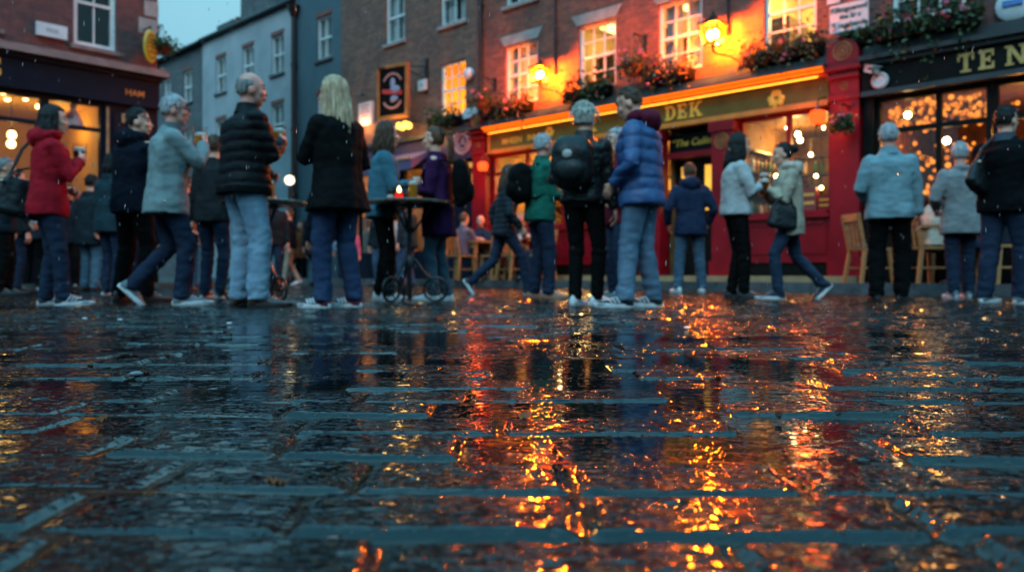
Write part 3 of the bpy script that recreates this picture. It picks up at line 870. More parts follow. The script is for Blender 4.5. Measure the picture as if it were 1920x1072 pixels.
# ---- black shop to the right of the pub
tem = Bld('black_shop', 'black fronted shop with gold capitals on its fascia beside the red pilaster', 'shop', 2.80)
wr = (3.15, 4.06)
tem.add(wall_mb(2.80, 8.0, 3.12, 7.8, [(wr[0],wr[1],3.70,4.9), (wr[0],wr[1],5.66,6.86), (5.3,6.2,3.7,4.9), (5.3,6.2,5.66,6.86)]), 'wall', BRICK_OLD, smooth=False)
rf = roof(tem, 2.80, 8.0, 7.8); chimney(tem, rf, 5.5, 6.7, 8.8, 10.9, mat=BRICK_OLD, pots=4)
for (a, b_, c, d) in ((wr[0],wr[1],3.70,4.9), (wr[0],wr[1],5.66,6.86), (5.3,6.2,3.7,4.9), (5.3,6.2,5.66,6.86)):
    window(tem, a, b_, c, d, cols=3, rows=2); lintel(tem, a, b_, d); room(tem, a-.1, b_+.1, c-.1, d+.1, .9, DARK_ROOM)
mb = MB(); mb.box(2.80, 8.0, -.14, .1, 2.79, 3.14); fa2 = tem.add(mb, 'fascia', BLACK_PAINT, smooth=False)
mb = MB(); mb.box(2.80, 8.0, -.30, .0, 3.20, 3.26); mb.box(2.80, 8.0, -.22, .0, 3.141, 3.199); mb.box(2.80, 8.0, -.12, .0, 3.261, 3.42); tem.add(mb, 'ledge', pm('black_lead', (.03,.03,.032), .45, (.02,.02,.022), 6), smooth=False)
mb = MB(); mb.box(2.80, 8.0, -.19, .0, 2.72, 2.788); tem.add(mb, 'moulding', pm('grey_black_paint', (.04,.042,.046), .35, (.03,.03,.033), 6), smooth=False)
mb = MB()
for ch, px in (('T',1793), ('E',1834), ('N',1884)): slab_letter(mb, ch, hit(FA, px, 130, -.15)[0], 2.845, .245, -.14, .02)
tem.add(mb, 'lettering', pm('dull_gold', (.62,.38,.12), .4, (.45,.26,.08), 20, metal=.3), fa2, False)
shop_window(tem, 2.93, 4.35, .85, 2.71, (3.73,), BLACK_PAINT, 2.24)
shop_window(tem, 4.36, 5.9, .85, 2.71, (5.1,), BLACK_PAINT, 2.24)
shop_window(tem, 5.91, 7.9, .85, 2.71, (6.9,), BLACK_PAINT, 2.24)
mb = MB(); mb.box(2.80, 8.0, -.06, .1, PAVE+.001, .84); mb.box(2.80, 2.929, -.07, .1, .841, 2.719); tem.add(mb, 'stall_riser', BLACK_PAINT, smooth=False)
room(tem, 2.93, 7.9, .2, 2.72, 2.6, pm('ember_wallpaper', (.14,.04,.008), .7, (.02,.007,.004), 9), y0=.14)
for u_ in (3.4, 4.5, 5.6): point_light('shop_light', FA.w(u_, 1.0, 2.2), (1,.36,.06), 12, .1)
# strings of fairy lights behind the black framed panes
def fairy(u0, u1, z0, z1, y0, y1, n, label, r=(.018,.042)):
    e = empty('fairy_lights', FA.w((u0+u1)/2, y0, z1), FA.rz, label, 'fairy lights', 'fairy lights in the black shop')
    bl = MB(); wi = MB(); prev = None
    for k in range(n):
        p = Vector((rnd.uniform(u0,u1)-(u0+u1)/2, rnd.uniform(0,y1-y0), rnd.uniform(z0,z1)-z1))
        bl.ball(p, rnd.uniform(*r), 7, 5)
        if prev is not None and (p-prev).length < 1.2: wi.tube([prev, (prev+p)/2-Vector((0,0,.05)), p], .003, 4)
        prev = p
    bl.build('bulbs', emis('amber_fairy_bulb', (1,.27,.03), 1.0, (.22,.035,.004), 9), e)['kind'] = 'stuff'
    wi.build('wire', IRON, e)
fairy(2.98, 3.70, 2.27, 2.66, .3, .7, 95, 'amber fairy lights behind the small upper pane next to the red pilaster')
fairy(3.78, 4.30, 2.27, 2.66, .3, .7, 80, 'amber fairy lights behind the second upper pane of the black shop')
fairy(3.0, 3.70, 1.0, 2.15, .4, 1.3, 95, 'amber fairy lights behind the tall pane beside the grey haired man')
fairy(3.78, 4.30, 1.0, 2.15, .4, 1.3, 85, 'amber fairy lights behind the tall pane above the seated drinker')
fairy(4.42, 5.6, 1.1, 2.6, .4, 1.4, 95, 'amber fairy lights behind the far right panes of the black shop')
for px, py in ((1693,327), (1706,327), (1702,216), (1775,264)):
    u_, z_ = hit(FA, px, py, .3); bulb_lamp(FA, u_, .3, z_, 2.69, 'bright white globe bulb hanging just behind the black framed panes', 'globe bulbs in the black shop', BULB, .045)

# ---- brown brick house
hs = Bld('brown_brick_house', 'brown brick house with white sash windows and a hanging pub sign', 'house', -10.03)
HU = [(-8.21,-7.49), (-6.25,-5.44)]
hs.add(wall_mb(-10.03, -5.122, 3.25, 7.9, [(a,b_,5.68,6.9) for a,b_ in HU] + [(-6.25,-5.44,3.65,4.86)]), 'wall', BRICK_BROWN, smooth=False)
rf = roof(hs, -10.03, -5.122, 7.9); chimney(hs, rf, -9.9, -8.7, 8.9, 11, mat=BRICK_BROWN)
for a, b_ in HU:
    window(hs, a, b_, 5.68, 6.9, cols=2, rows=1, curtain=True); room(hs, a-.1, b_+.1, 5.5, 7.0, .6, DARK_ROOM)
window(hs, -6.25, -5.44, 3.65, 4.86, cols=3, rows=2, label='lit yellow sash window', sillmat=SLATE)
room(hs, -6.45, -5.25, 3.5, 4.95, 1.1, YELLOW_WALL); point_light('room_light', FA.w(-5.8, .8, 4.1), (1,.50,.09), 26, .1)
# ground floor of the house: mauve fascia, awning, dark shop windows
mb = MB(); mb.box(-10.03, -5.122, -.10, .1, 2.72, 3.249); hf = hs.add(mb, 'fascia', PURPLE_PAINT, smooth=False)
mb = MB(); mb.box(-10.03, -5.122, -.2, .0, 3.251, 3.33); hs.add(mb, 'ledge', LEAD, smooth=False)
mb = MB(); mb.add([(-9.6,-.12,2.98), (-6.35,-.12,2.98), (-6.35,-.75,2.72), (-9.6,-.75,2.72), (-9.6,-.12,2.93), (-6.35,-.12,2.93), (-6.35,-.75,2.50), (-9.6,-.75,2.50)], [(0,1,2,3), (3,2,6,7), (0,3,7,4), (1,5,6,2), (4,7,6,5)])
hs.add(mb, 'awning', pm('mauve_canvas', (.13,.09,.18), .8, (.10,.07,.14), 4), smooth=False)
mb = MB(); mb.box(-9.6, -6.35, -.77, -.751, 2.72, 2.75); hs.add(mb, 'awning_lit_edge', ORANGE_PAINT, smooth=False)  # orange strip: lamplight on the awning's front edge put into colour
shop_window(hs, -7.6, -5.75, .7, 2.7, (-6.7,), NAVY_PAINT, 2.2)
shop_window(hs, -10.0, -8.6, .7, 2.7, (-9.3,), NAVY_PAINT, 2.2)
mb = MB(); mb.box(-8.59, -7.61, .1, .16, PAVE, 2.71); mb.box(-10.03, -8.6, -.04, .1, PAVE+.001, .699); mb.box(-7.6, -5.122, -.04, .1, PAVE+.001, .699); mb.box(-5.74, -5.122, -.06, .1, .7, 2.719); hs.add(mb, 'shopfront', NAVY_PAINT, smooth=False)
room(hs, -10.0, -8.6, .2, 2.72, 1.8, AMBER_WALL); room(hs, -7.6, -5.75, .2, 2.72, 1.8, AMBER_WALL)
point_light('shop_light', FA.w(-6.6, .8, 2.2), (1,.5,.12), 34, .1); point_light('shop_light', FA.w(-9.3, .8, 2.2), (1,.5,.12), 34, .1)
# round emblem panel at the corner of the house shopfront
uE, zE = hit(FA, 867, 266, -.16)
mb = MB(); mb.box(uE-.36, uE+.30, -.15, -.101, zE-.36, zE+.34); pe = hs.add(mb, 'emblem_panel', pm('dusk_blue_board', (.018,.024,.075), .4, (.012,.016,.05), 4), smooth=False)
mb = MB(); mb.torus((uE,-.155,zE), .25, .03); mb.torus((uE,-.155,zE), .155, .018)
for k in range(16):
    a = 2*math.pi*k/16; mb.ball((uE+.2*math.cos(a),-.155,zE+.2*math.sin(a)), (.022,.008,.022), 8, 5)
for k in range(5): mb.tube([(uE-.10+.02*k,-.155,zE-.07+.035*k), (uE,-.156,zE-.04+.03*k), (uE+.09-.015*k,-.155,zE-.08+.04*k)], .012, 6)
hs.add(mb, 'emblem', pm('rose_paint', (.60,.28,.26), .5, (.45,.2,.2), 8), pe)
for k, (px, py, wd, ht) in enumerate(((880,310,.28,.11), (880,336,.26,.22))):
    uL, zL = hit(FA, px, py, -.07); mb = MB(); mb.box(uL-wd/2, uL+wd/2, -.085, -.061, zL-ht/2, zL+ht/2)
    hs.add(mb, 'lit_panel', pm('amber_lit_panel', (.6,.34,.08), .4, (.12,.06,.02), 9, emit=(1,.5,.08), estr=.25), smooth=False)

# ---- rendered houses further along
lt = Bld('pale_rendered_house', 'pale blue grey rendered house with small sash windows', 'house', -17.74)
TU = [(-16.82,-16.16), (-15.13,-14.46), (-13.46,-12.8)]
lt.add(wall_mb(-17.74, -12.142, 0.0, 7.72, [(a,b_,z0,z1) for a,b_ in TU for z0,z1 in ((5.86,6.96),(3.9,5.02))]), 'wall', RENDER_LIGHT, smooth=False)
rf = roof(lt, -17.74, -12.142, 7.72, 1.1, 2.6, .06); chimney(lt, rf, -16.2, -14.1, 7.7, 9.0, .5, 1.4)
def far_window(bd, a, b_, z0, z1):
    window(bd, a, b_, z0, z1, cols=2, rows=1, curtain=True, sillmat=SLATE)
    room(bd, a-.05, b_+.05, z0-.1, z1+.1, .5, DARK_ROOM)
    mb = MB(); mb.box(a-.03, b_+.03, -.008, .02, z1+.002, z1+.11); bd.add(mb, 'lintel', pm('brick_soldier_course', (.22,.07,.05), .7, (.14,.05,.04), 30), smooth=False)
for a, b_ in TU:
    far_window(lt, a, b_, 5.86, 6.96); far_window(lt, a, b_, 3.9, 5.02)
dk = Bld('teal_rendered_house', 'dark teal rendered house between the downpipe and the brown brick house', 'house', -12.14)
DU = [(-11.15,-10.46)]
dk.add(wall_mb(-12.14, -10.032, 0.0, 8.3, [(-11.15,-10.46,5.84,6.97), (-11.15,-10.46,3.85,4.98)]), 'wall', RENDER_TEAL, smooth=False)
roof(dk, -12.14, -10.032, 8.3, 1.0)
for z0, z1 in ((5.84,6.97), (3.85,4.98)): far_window(dk, -11.15, -10.46, z0, z1)
dr = Bld('dark_brick_house', 'dark brick house at the far end of the lane beside the pale house', 'house', -28.0)
KU = [(-19.15,-18.5), (-20.7,-20.1), (-22.5,-21.85)]
dr.add(wall_mb(-28.0, -17.742, 0, 7.65, [(a,b_,z0,z1) for a,b_ in KU for z0,z1 in ((5.9,6.96),(3.9,5.0))]), 'wall', BRICK_DARK, smooth=False)
rf = roof(dr, -28.0, -17.742, 7.65, 1.0); chimney(dr, rf, -21.5, -20.4, 8.0, 9.4)
for a, b_ in KU:
    far_window(dr, a, b_, 5.9, 6.96); far_window(dr, a, b_, 3.9, 5.0)
# end of the lane, closing the view behind the crowd
eb = Bld('lane_end_house', 'dark house closing the far end of the lane behind the crowd', 'house', -6.0, Frame(-17.5, 34.5, 1, .15))
eb.add(wall_mb(-6, 14, 0, 7.0, [(a,a+.8,z0,z0+1.2) for a in (-4,-2,0,2,4,6,8) for z0 in (3.8,5.5)], deep=4), 'wall', BRICK_DARK, smooth=False)
roof(eb, -6, 14, 7.0, 1.2, 2)
for a in (-4,-2,0,2,4,6,8):
    for z0 in (3.8, 5.5):
        window(eb, a, a+.8, z0, z0+1.2, cols=2, rows=1); room(eb, a-.05, a+.85, z0-.1, z0+1.25, .4, DARK_ROOM)

# the other side of the lane, behind the viewer: it darkens the low sky in every wet stone
bh = Bld('dark_terrace', 'dark brick terrace on the near side of the lane, behind the viewer', 'house', -26.0, Frame(0, -10.5, -1, 0))
bh.add(wall_mb(-26, 26, 0, 8.2, [(a,a+.9,z0,z0+1.4) for a in range(-24,25,3) for z0 in (1.0,3.6,5.9)], deep=5), 'wall', BRICK_DARK, smooth=False)
roof(bh, -26, 26, 8.2, 1.6, 2.5)
for a in range(-24, 25, 3):
    for z0 in (1.0, 3.6, 5.9): window(bh, a, a+.9, z0, z0+1.4, cols=2, rows=1); room(bh, a-.05, a+.95, z0-.1, z0+1.45, .4, DARK_ROOM)
# ---- corner shop on the left
cs = Bld('corner_shop', 'brick corner shop with navy fascia and lit yellow window', 'shop', 0.0, FB)
LW = [(-1.42,-.72), (-3.35,-2.52), (-5.2,-4.4)]
cs.add(wall_mb(-9, 0, 3.90, 9.0, [(a,b_,4.2,5.75) for a,b_ in LW] + [(a,b_,6.6,7.9) for a,b_ in LW]), 'wall', BRICK_OLD, smooth=False)
roof(cs, -9, 0, 9.0, 1.5)
for a, b_ in LW:
    for z0, z1 in ((4.2,5.75), (6.6,7.9)):
        window(cs, a, b_, z0, z1, cols=2, rows=1, fw=.075, sash=True, sillmat=PINK_STONE); room(cs, a-.1, b_+.1, z0-.1, z1+.1, .7, DARK_ROOM)
for k in range(14):
    wd = .34 if k % 2 else .24
    mb = MB(); mb.box(-wd, .012, -.025, .3, 4.30+k*.335, 4.30+k*.335+.29); q = cs.add(mb, 'quoin', GREY_STONE, smooth=False)
mb = MB()
mb.box(-9, .10, -.30, .05, 3.84, 3.93); mb.box(-9, .06, -.2, .05, 3.931, 3.99); cs.add(mb, 'cornice', PINK_STONE, smooth=False)
mb = MB(); mb.box(-9, .03, -.16, .05, 3.76, 3.839); mb.box(-9, .0, -.10, .1, 3.34, 3.759); nf = cs.add(mb, 'fascia', NAVY_PAINT, smooth=False)
mb = MB(); mb.box(-9, .02, -.14, .1, 3.27, 3.339); cs.add(mb, 'moulding', NAVY_PAINT, smooth=False)
uH, zH = hit(FB, 253, 176, -.1); text(cs, 'HAM', .155, uH, zH, -.106, ORANGE_PAINT, nf)
uH, zH = hit(FB, 0, 125, -.1)
mb = MB(); slab_letter(mb, 'E', uH-.19, 3.44, .27, -.10, .014); cs.add(mb, 'lettering', GOLD, nf, False)
shop_window(cs, -2.95, -1.86, .75, 3.25, (), NAVY_PAINT, 2.78)
shop_window(cs, -1.85, -.93, .75, 3.25, (), NAVY_PAINT, 2.78)
shop_window(cs, -5.0, -2.96, .75, 3.25, (-4.0,), NAVY_PAINT, 2.78)
mb = MB(); mb.box(-9, -.93, -.03, .1, .091, .749); mb.box(-.929, 0, -.02, .1, .091, 3.269); mb.box(-.78, -.06, -.05, -.021, .3, 3.1); mb.box(-9, -5.0, -.02, .1, .75, 3.26)
mb.box(-.004, 0, .1, 5, .09, 3.9); mb.box(-9, 0, .05, .3, 3.25, 3.9)
cs.add(mb, 'shopfront', NAVY_PAINT, smooth=False)
mb = MB(); mb.box(-.90, -.86, -.05, -.021, .3, 3.2); cs.add(mb, 'gilt_strip', pm('worn_gilt', (.40,.26,.13), .45, (.2,.12,.06), 14), smooth=False)
mb = MB(); u_, z_ = hit(FB, 243, 223, -.06); mb.box(u_-.13, u_+.13, -.062, -.051, z_-.08, z_+.08); cs.add(mb, 'notice', pm('gilt_notice', (.5,.32,.14), .5, (.25,.15,.07), 25), smooth=False)
room(cs, -5.0, -.93, .3, 3.27, 2.6, YELLOW_WALL, y0=.12)
for u_, wt in ((-1.3, 6), (-2.3, 5), (-3.6, 6)): point_light('shop_light', FB.w(u_, 1.0, 2.9), (1,.55,.12), wt, .1)
# display in the shop window
mb = MB(); mb.box(-2.9, -.98, .3, .7, .8, 1.1); mb.box(-2.9, -1.0, 2.3, 2.65, 1.9, 1.95); mb.box(-2.9, -1.0, 2.3, 2.65, 1.4, 1.45); cs.add(mb, 'display_shelf', WOOD, smooth=False)
for px, py, y, r in ((6,173,.5,.05), (14,185,.9,.05), (48,184,.7,.05), (71,200,.8,.04), (44,197,1.5,.035), (22,253,.5,.07), (21,270,.7,.07)):
    u_, z_ = hit(FB, px, py, y); bulb_lamp(FB, u_, y, z_, 3.26, 'bright bulb hanging inside the corner shop above the red hooded coat', 'bulbs hanging in the corner shop', emis('shop_bulb', (1,.6,.18), 6), r)
u_, z_ = hit(FB, 137, 215, .25)
e = empty('window_figurine', FB.w(u_, .25, z_-.22), FB.rz, 'white and red ornament behind the upper pane of the corner shop', 'ornament')
mb = MB(); mb.lathe([(0,0), (.16,0), (.17,.03), (.12,.16), (.07,.25), (.05,.3), (0,.31)], 14); mb.build('gown', pm('porcelain', (.6,.45,.45), .4, (.45,.3,.3), 20), e)
mb = MB(); mb.ball((0,0,.36), .06, 12, 8); mb.build('head', pm('porcelain', (0,0,0)), e)
mb = MB(); mb.ball((-.07,-.09,.17), (.06,.05,.07), 10, 7); mb.build('bow', RED_PETAL, e)
s_ = MB(); s_.box(-1.80, -.98, .18, .42, 2.80, 2.815); cs.add(s_, 'display_shelf', DARK_WOOD, smooth=False)
e.location.z = 2.816

mb = MB(); mb.box(-2.7,-1.95,2.40,2.56,.6,2.5); mb.box(-1.25,-.98,1.9,2.2,.35,2.75); mb.box(-4.9,-3.2,2.45,2.58,.8,2.9); cs.add(mb, 'menu_board', pm('chalk_board', (.05,.035,.025), .7, (.02,.014,.01), 5), smooth=False)
mb = MB(); mb.box(-2.9,-1.5,1.2,1.5,.35,1.45); mb.box(-2.9,-1.4,1.15,1.55,1.451,1.49); cs.add(mb, 'counter', DARK_WOOD, smooth=False)
# furniture glimpsed upstairs
mb = MB(); mb.box(WU[1][0]-.2, WU[1][0]+.15, .9, 1.6, 3.4, 4.55); mb.box(WU[1][0]+.5, WU[1][1]+.1, 1.5, 1.7, 3.4, 4.3); pub.add(mb, 'wardrobe', DARK_WOOD, smooth=False)
mb = MB(); mb.box(WU[3][0]-.2, WU[3][0]+.1, .7, 1.4, 3.4, 4.4); mb.box(WU[2][0]-.22, WU[2][0]-.1, .5, 1.3, 3.7, 4.6); pub.add(mb, 'bookcase', DARK_WOOD, smooth=False)
# downpipes
def pipe(fr, u, z0, z1, label, r=.055, y=-.09):
    e = empty('downpipe', fr.w(u, y, z0), fr.rz, label, 'downpipe')
    mb = MB(); mb.tube([(0,0,0), (0,0,z1-z0)], r, 10); mb.build('pipe', IRON, e)
    zz = .6
    while zz < z1-z0:
        c = MB(); c.tube([(0,0,zz), (0,0,zz+.07)], r*1.28, 10); c.box(-.02,.02,0,-y-.004,zz,zz+.06); c.build('bracket', IRON, e); zz += 1.75
    h_ = MB(); h_.lathe([(r,z1-z0-.32), (r*2.3,z1-z0-.1), (r*2.6,z1-z0), (r*2.3,z1-z0)], 10); h_.build('hopper', IRON, e)
pipe(FA, hit(FA, 557, 200)[0], .01, 7.5, 'thick black downpipe on the pale rendered house', .075, -.10)
pipe(FA, hit(FA, 906, 80)[0], 3.46, 7.6, 'black downpipe between the brown brick house and the red pub', .05)
pipe(FA, hit(FA, 1044, 60)[0], 4.05, 7.6, 'thin black pipe rising behind the smaller wall lantern', .026, -.05)
pipe(FA, hit(FA, 1368, 60)[0], 4.05, 7.6, 'thin black pipe rising behind the larger wall lantern', .026, -.05)
# ------------------------------------------------------------------ things fixed to the walls
LANTERN_GLASS = None
def wall_lantern(px, py, label, watts, sc=1.0, ybr=-.02):
    yo = -.42
    u_, z_ = hit(FA, px, py, yo)
    ub = u_ + .12
    e = empty('wall_lantern', FA.w(u_, yo, z_), FA.rz, label, 'lantern', 'lit lanterns on the pub wall')
    s = sc
    # cage of four tapering corners, base plate and crown
    cg = MB()
    b0, t0, zb, zt = .13*s, .205*s, -.20*s, .17*s
    for sx in (-1,1):
        for sy in (-1,1): cg.bar((sx*b0,sy*b0,zb), (sx*t0,sy*t0,zt), .022*s)
    for q, z_h in ((b0,zb),(t0,zt)):
        for k in range(4):
            c = [(-q,-q),(q,-q),(q,q),(-q,q)]; cg.bar((*c[k],z_h), (*c[(k+1)%4],z_h), .026*s)
    cg.build('cage', IRON, e, False)
    cp = MB(); cp.add([(-t0*1.1,-t0*1.1,zt+.013), (t0*1.1,-t0*1.1,zt+.013), (t0*1.1,t0*1.1,zt+.013), (-t0*1.1,t0*1.1,zt+.013), (-.07*s,-.07*s,zt+.12*s), (.07*s,-.07*s,zt+.12*s), (.07*s,.07*s,zt+.12*s), (-.07*s,.07*s,zt+.12*s)], [(0,1,5,4),(1,2,6,5),(2,3,7,6),(3,0,4,7),(4,5,6,7),(0,3,2,1)])
    cp.lathe([(.05*s,zt+.12*s), (.075*s,zt+.15*s), (.05*s,zt+.19*s), (.02*s,zt+.21*s), (.03*s,zt+.24*s), (.0,zt+.27*s)], 12)
    for k in range(4):
        a = math.pi/4+math.pi*k/2; cp.tube([(t0*1.4*math.cos(a),t0*1.4*math.sin(a),zt+.015), (t0*1.5*math.cos(a),t0*1.5*math.sin(a),zt+.07*s)], [.014*s,.005*s], 6)
    cp.build('crown', IRON, e)
    fl = MB()
    for sx in (-1, 1): fl.ball((sx*.055*s,0,-.01*s), (.055*s,.055*s,.085*s), 12, 8)
    fl.build('flame', LAMP_GLOW, e)
    gm = MATS.get('amber_lantern_glass')
    if not gm:
        m, t, out = nt('amber_lantern_glass')
        tr = node(t, 'ShaderNodeBsdfTransparent'); tr.inputs[0].default_value = (1,.55,.16,1)
        gl = node(t, 'ShaderNodeBsdfGlossy'); gl.inputs['Roughness'].default_value = .1
        em = node(t, 'ShaderNodeEmission'); em.inputs[0].default_value = (1,.27,.012,1); em.inputs[1].default_value = .7
        m1 = node(t, 'ShaderNodeMixShader'); m1.inputs[0].default_value = .06
        ad = node(t, 'ShaderNodeAddShader')
        t.links.new(tr.outputs[0], m1.inputs[1]); t.links.new(gl.outputs[0], m1.inputs[2])
        t.links.new(m1.outputs[0], ad.inputs[0]); t.links.new(em.outputs[0], ad.inputs[1]); t.links.new(ad.outputs[0], out.inputs[0])
        MATS['amber_lantern_glass'] = gm = m
    for k in range(4):
        c = [(-1,-1),(1,-1),(1,1),(-1,1)]; (ax,ay),(bx,by) = c[k], c[(k+1)%4]
        p = MB(); p.quad((ax*b0,ay*b0,zb), (bx*b0,by*b0,zb), (bx*t0,by*t0,zt), (ax*t0,ay*t0,zt)); p.build('pane', gm, e, False)
    br = MB()
    yw = -yo-.02
    ux = ub-u_+.14
    br.tube([(0,0,zb-.0), (0,0,zb-.10*s)], [.05*s,.018*s], 10); br.ball((0,0,zb-.12*s), .03*s, 10, 6)
    br.tube([(0,0,zb-.10*s), (.02,.06,zb-.17*s), (ux*.6,yw*.6,zb-.20*s), (ux,yw-.03,zb-.30*s), (ux,yw-.02,zb-.42*s)], .018*s, 8)
    br.tube([(ux*.4,yw*.4,zb-.18*s), (ux*.55,yw*.5,zb-.10*s), (ux*.75,yw*.75,zb-.08*s), (ux*.8,yw*.8,zb-.16*s), (ux*.65,yw*.7,zb-.17*s)], .010*s, 6)
    br.lathe([(0,-.02), (.10*s,-.02), (.085*s,0), (.05*s,.035), (0,.05)], 14, Matrix.Translation((ux,yw,zb-.44*s)) @ Matrix.Rotation(R(90),4,'X'))
    br.build('bracket', IRON, e)
    return e
wall_lantern(1012, 140, 'smaller lit wall lantern hanging between the two left upstairs windows', 62, .72)
wall_lantern(1337, 64, 'larger lit wall lantern above the pub letters, between two lit windows', 80, .82)

def red_lantern(px, py, yo, label, s=1.0):
    u_, z_ = hit(FA, px, py, yo)
    e = empty('red_lantern', FA.w(u_, yo, z_), FA.rz, label, 'lantern', 'round red lanterns on the pub front')
    mb = MB(); mb.lathe([(.07*s,-.13*s), (.12*s,-.11*s), (.145*s,-.02*s), (.15*s,.05*s), (.12*s,.11*s), (.06*s,.125*s)], 18); mb.build('shade', RED_GLOW, e)
    c = MB(); c.lathe([(.07*s,.12*s), (.05*s,.16*s), (.02*s,.2*s), (.012*s,.27*s)], 12); c.tube([(0,0,.26*s), (0,.05,.34*s), (0,-yo*.6,.42*s), (0,-yo-.02,.36*s)], .012*s, 7); c.lathe([(.05*s,-.13*s), (.06*s,-.155*s), (.012*s,-.19*s), (0,-.22*s)], 10); c.build('bracket', IRON, e)
    point_light('red_light', FA.w(u_, yo-.22, z_), (1,.10,.016), 16*s, .12)
red_lantern(1533, 220, -.42, 'round red lantern hanging in front of the right pub window', .78)
red_lantern(905, 312, -.40, 'small glowing red lantern on the far left red pilaster', .7)

def leaves(mb, fn, n, size):
    for _ in range(n):
        p = Vector(fn()); s = size*rnd.uniform(.6, 1.35)
        d = Vector((rnd.gauss(0,1), rnd.gauss(0,1), rnd.gauss(0,.7)-.2)).normalized()
        q = d.cross(Vector((rnd.gauss(0,1), rnd.gauss(0,1), rnd.gauss(0,1)))).normalized()
        nn = d.cross(q)
        a, b_ = p, p+d*s
        m_ = p+d*s*.5+nn*s*.12
        mb.add([a, m_+q*s*.32, b_, m_-q*s*.32], [(0,1,2,3)])
def blossoms(e, fn, n, mats, r=(.020,.036)):
    for k in range(n):
        p = Vector(fn()); mb = MB(); rr = rnd.uniform(*r)
        for j in range(6):
            a = j*1.05+rnd.random(); mb.ball(p+Vector((rr*.55*math.cos(a), rr*.4*math.sin(a*1.7), rr*.55*math.sin(a))), (rr*.5, rr*.4, rr*.5), 7, 5)
        mb.build('blossom', rnd.choice(mats), e)
def flower_box(u0, u1, zb, label, n=420, nb=10, y=-.20, hgt=.24, drop=.3, mats=None, green=None, up=.16):
    e = empty('flower_box', FA.w((u0+u1)/2, y, zb), FA.rz, label, 'flower box', 'planted boxes along the pub ledge')
    w_ = (u1-u0)/2
    t_ = MB(); t_.prism([(-w_+.03,0), (w_-.03,0), (w_,.17), (-w_,.17)], -.11, .11); t_.build('trough', BLACK_PAINT, e, False)
    f = MB()
    def f1(): return (rnd.uniform(-w_*1.03,w_*1.03), rnd.uniform(-.17,.12), .13+abs(rnd.gauss(0,up))*(.5+.6*abs(math.sin(3*rnd.random()))))
    def f2():
        x_ = rnd.uniform(-w_,w_); return (x_, rnd.uniform(-.2,-.10), .16-abs(rnd.gauss(0,drop*.5))*(1+.8*math.sin(x_*17)))
    leaves(f, f1, n, .075); leaves(f, f2, n//2, .065)
    f.build('foliage', green or LEAF, e, False)
    blossoms(e, lambda: (rnd.uniform(-w_,w_), rnd.uniform(-.24,-.12), .10+rnd.gauss(.06,.11)), nb, mats or [PINK_PETAL, RED_PETAL])
    return e
DRY = pm('rusty_leaf', (.16,.085,.02), .5, (.06,.035,.01), 9)
flower_box(2.98, 4.28, 3.43, 'long flower box with pink and red blooms on the ledge of the black shop', 640, 13, drop=.42)
flower_box(1.06, 2.28, 3.43, 'flower box with red blooms under the brightest yellow window', 620, 13, mats=[RED_PETAL, PINK_PETAL], green=DRY)
flower_box(-.72, .16, 3.43, 'russet flower box under the upstairs window left of the larger lantern', 420, 8, green=DRY)
flower_box(-2.5, -1.5, 3.43, 'red flowered box under the lit upstairs window with the globe bulb', 420, 12, mats=[RED_PETAL])
flower_box(-4.5, -3.4, 3.43, 'flower box trailing under the leftmost lit window of the pub', 460, 10, green=DRY)
flower_box(-6.35, -5.45, 3.42, 'green box without blooms under the lit window of the brown house', 380, 1, mats=[PINK_PETAL])
flower_box(2.52, 2.92, 3.47, 'small tuft of green leaves beside the top of the big red pilaster', 130, 1, y=-.10, up=.06, drop=.1)
def basket(fr, px, py, yo, label, r=.24, nb=10, mats=None, arm=True, group='hanging flower baskets'):
    u_, z_ = hit(fr, px, py, yo)
    e = empty('hanging_basket', fr.w(u_, yo, z_), fr.rz, label, 'hanging basket', group)
    b_ = MB(); b_.lathe([(0,-r*.9), (r*.45,-r*.75), (r*.8,-r*.35), (r*.92,0)], 16); b_.build('basket', TERRACOTTA, e)
    f = MB(); leaves(f, lambda: (rnd.gauss(0,r*.6), rnd.gauss(0,r*.55), abs(rnd.gauss(0,r*.45))-.02), 300, .07)
    leaves(f, lambda: (lambda a: (r*1.0*math.cos(a), r*1.0*math.sin(a), -abs(rnd.gauss(0,r*.5))))(rnd.random()*6.28), 160, .06); f.build('foliage', LEAF, e, False)
    blossoms(e, lambda: (lambda a: (r*1.1*math.cos(a), -abs(r*.9*math.sin(a)), rnd.uniform(.0,r*.95)))(rnd.random()*6.28), nb, mats or [PINK_PETAL])
    h_ = MB()
    for k in range(3): h_.tube([(r*.9*math.cos(2.1*k), r*.9*math.sin(2.1*k), 0), (0,0,r*2.0)], .004, 5)
    if arm: h_.tube([(0,0,r*2.0), (0,.03,r*2.15), (0,-yo-.01,r*2.15)], .012, 7); h_.tube([(0,-yo-.01,r*1.3), (0,-yo*.4,r*2.12)], .010, 6); h_.box(-.03,.03,-yo-.018,-yo-.004,r*1.1,r*2.4)
    h_.build('hanger', IRON, e)
basket(FA, 1187, 122, -.38, 'round hanging basket of pink flowers between the two middle upstairs windows', .25, 13)
basket(FA, 903, 188, -.40, 'pink flowered hanging basket by the downpipe of the brown house', .22, 9)
basket(FB, 305, 88, -.25, 'leafy hanging basket beside the gold oval sign on the corner', .19, 2)
basket(FA, 1578, 232, -.45, 'pale green hanging basket in front of the red pilaster', .13, 4, arm=True)

def on_wall(name, fr, px, py, yo, label, cat, parts, group=None):
    u_, z_ = hit(fr, px, py, yo)
    e = empty(name, fr.w(u_, yo, z_), fr.rz, label, cat, group)
    for nm, mb, mat in parts:
        mb.build(nm, mat, e)
    return e
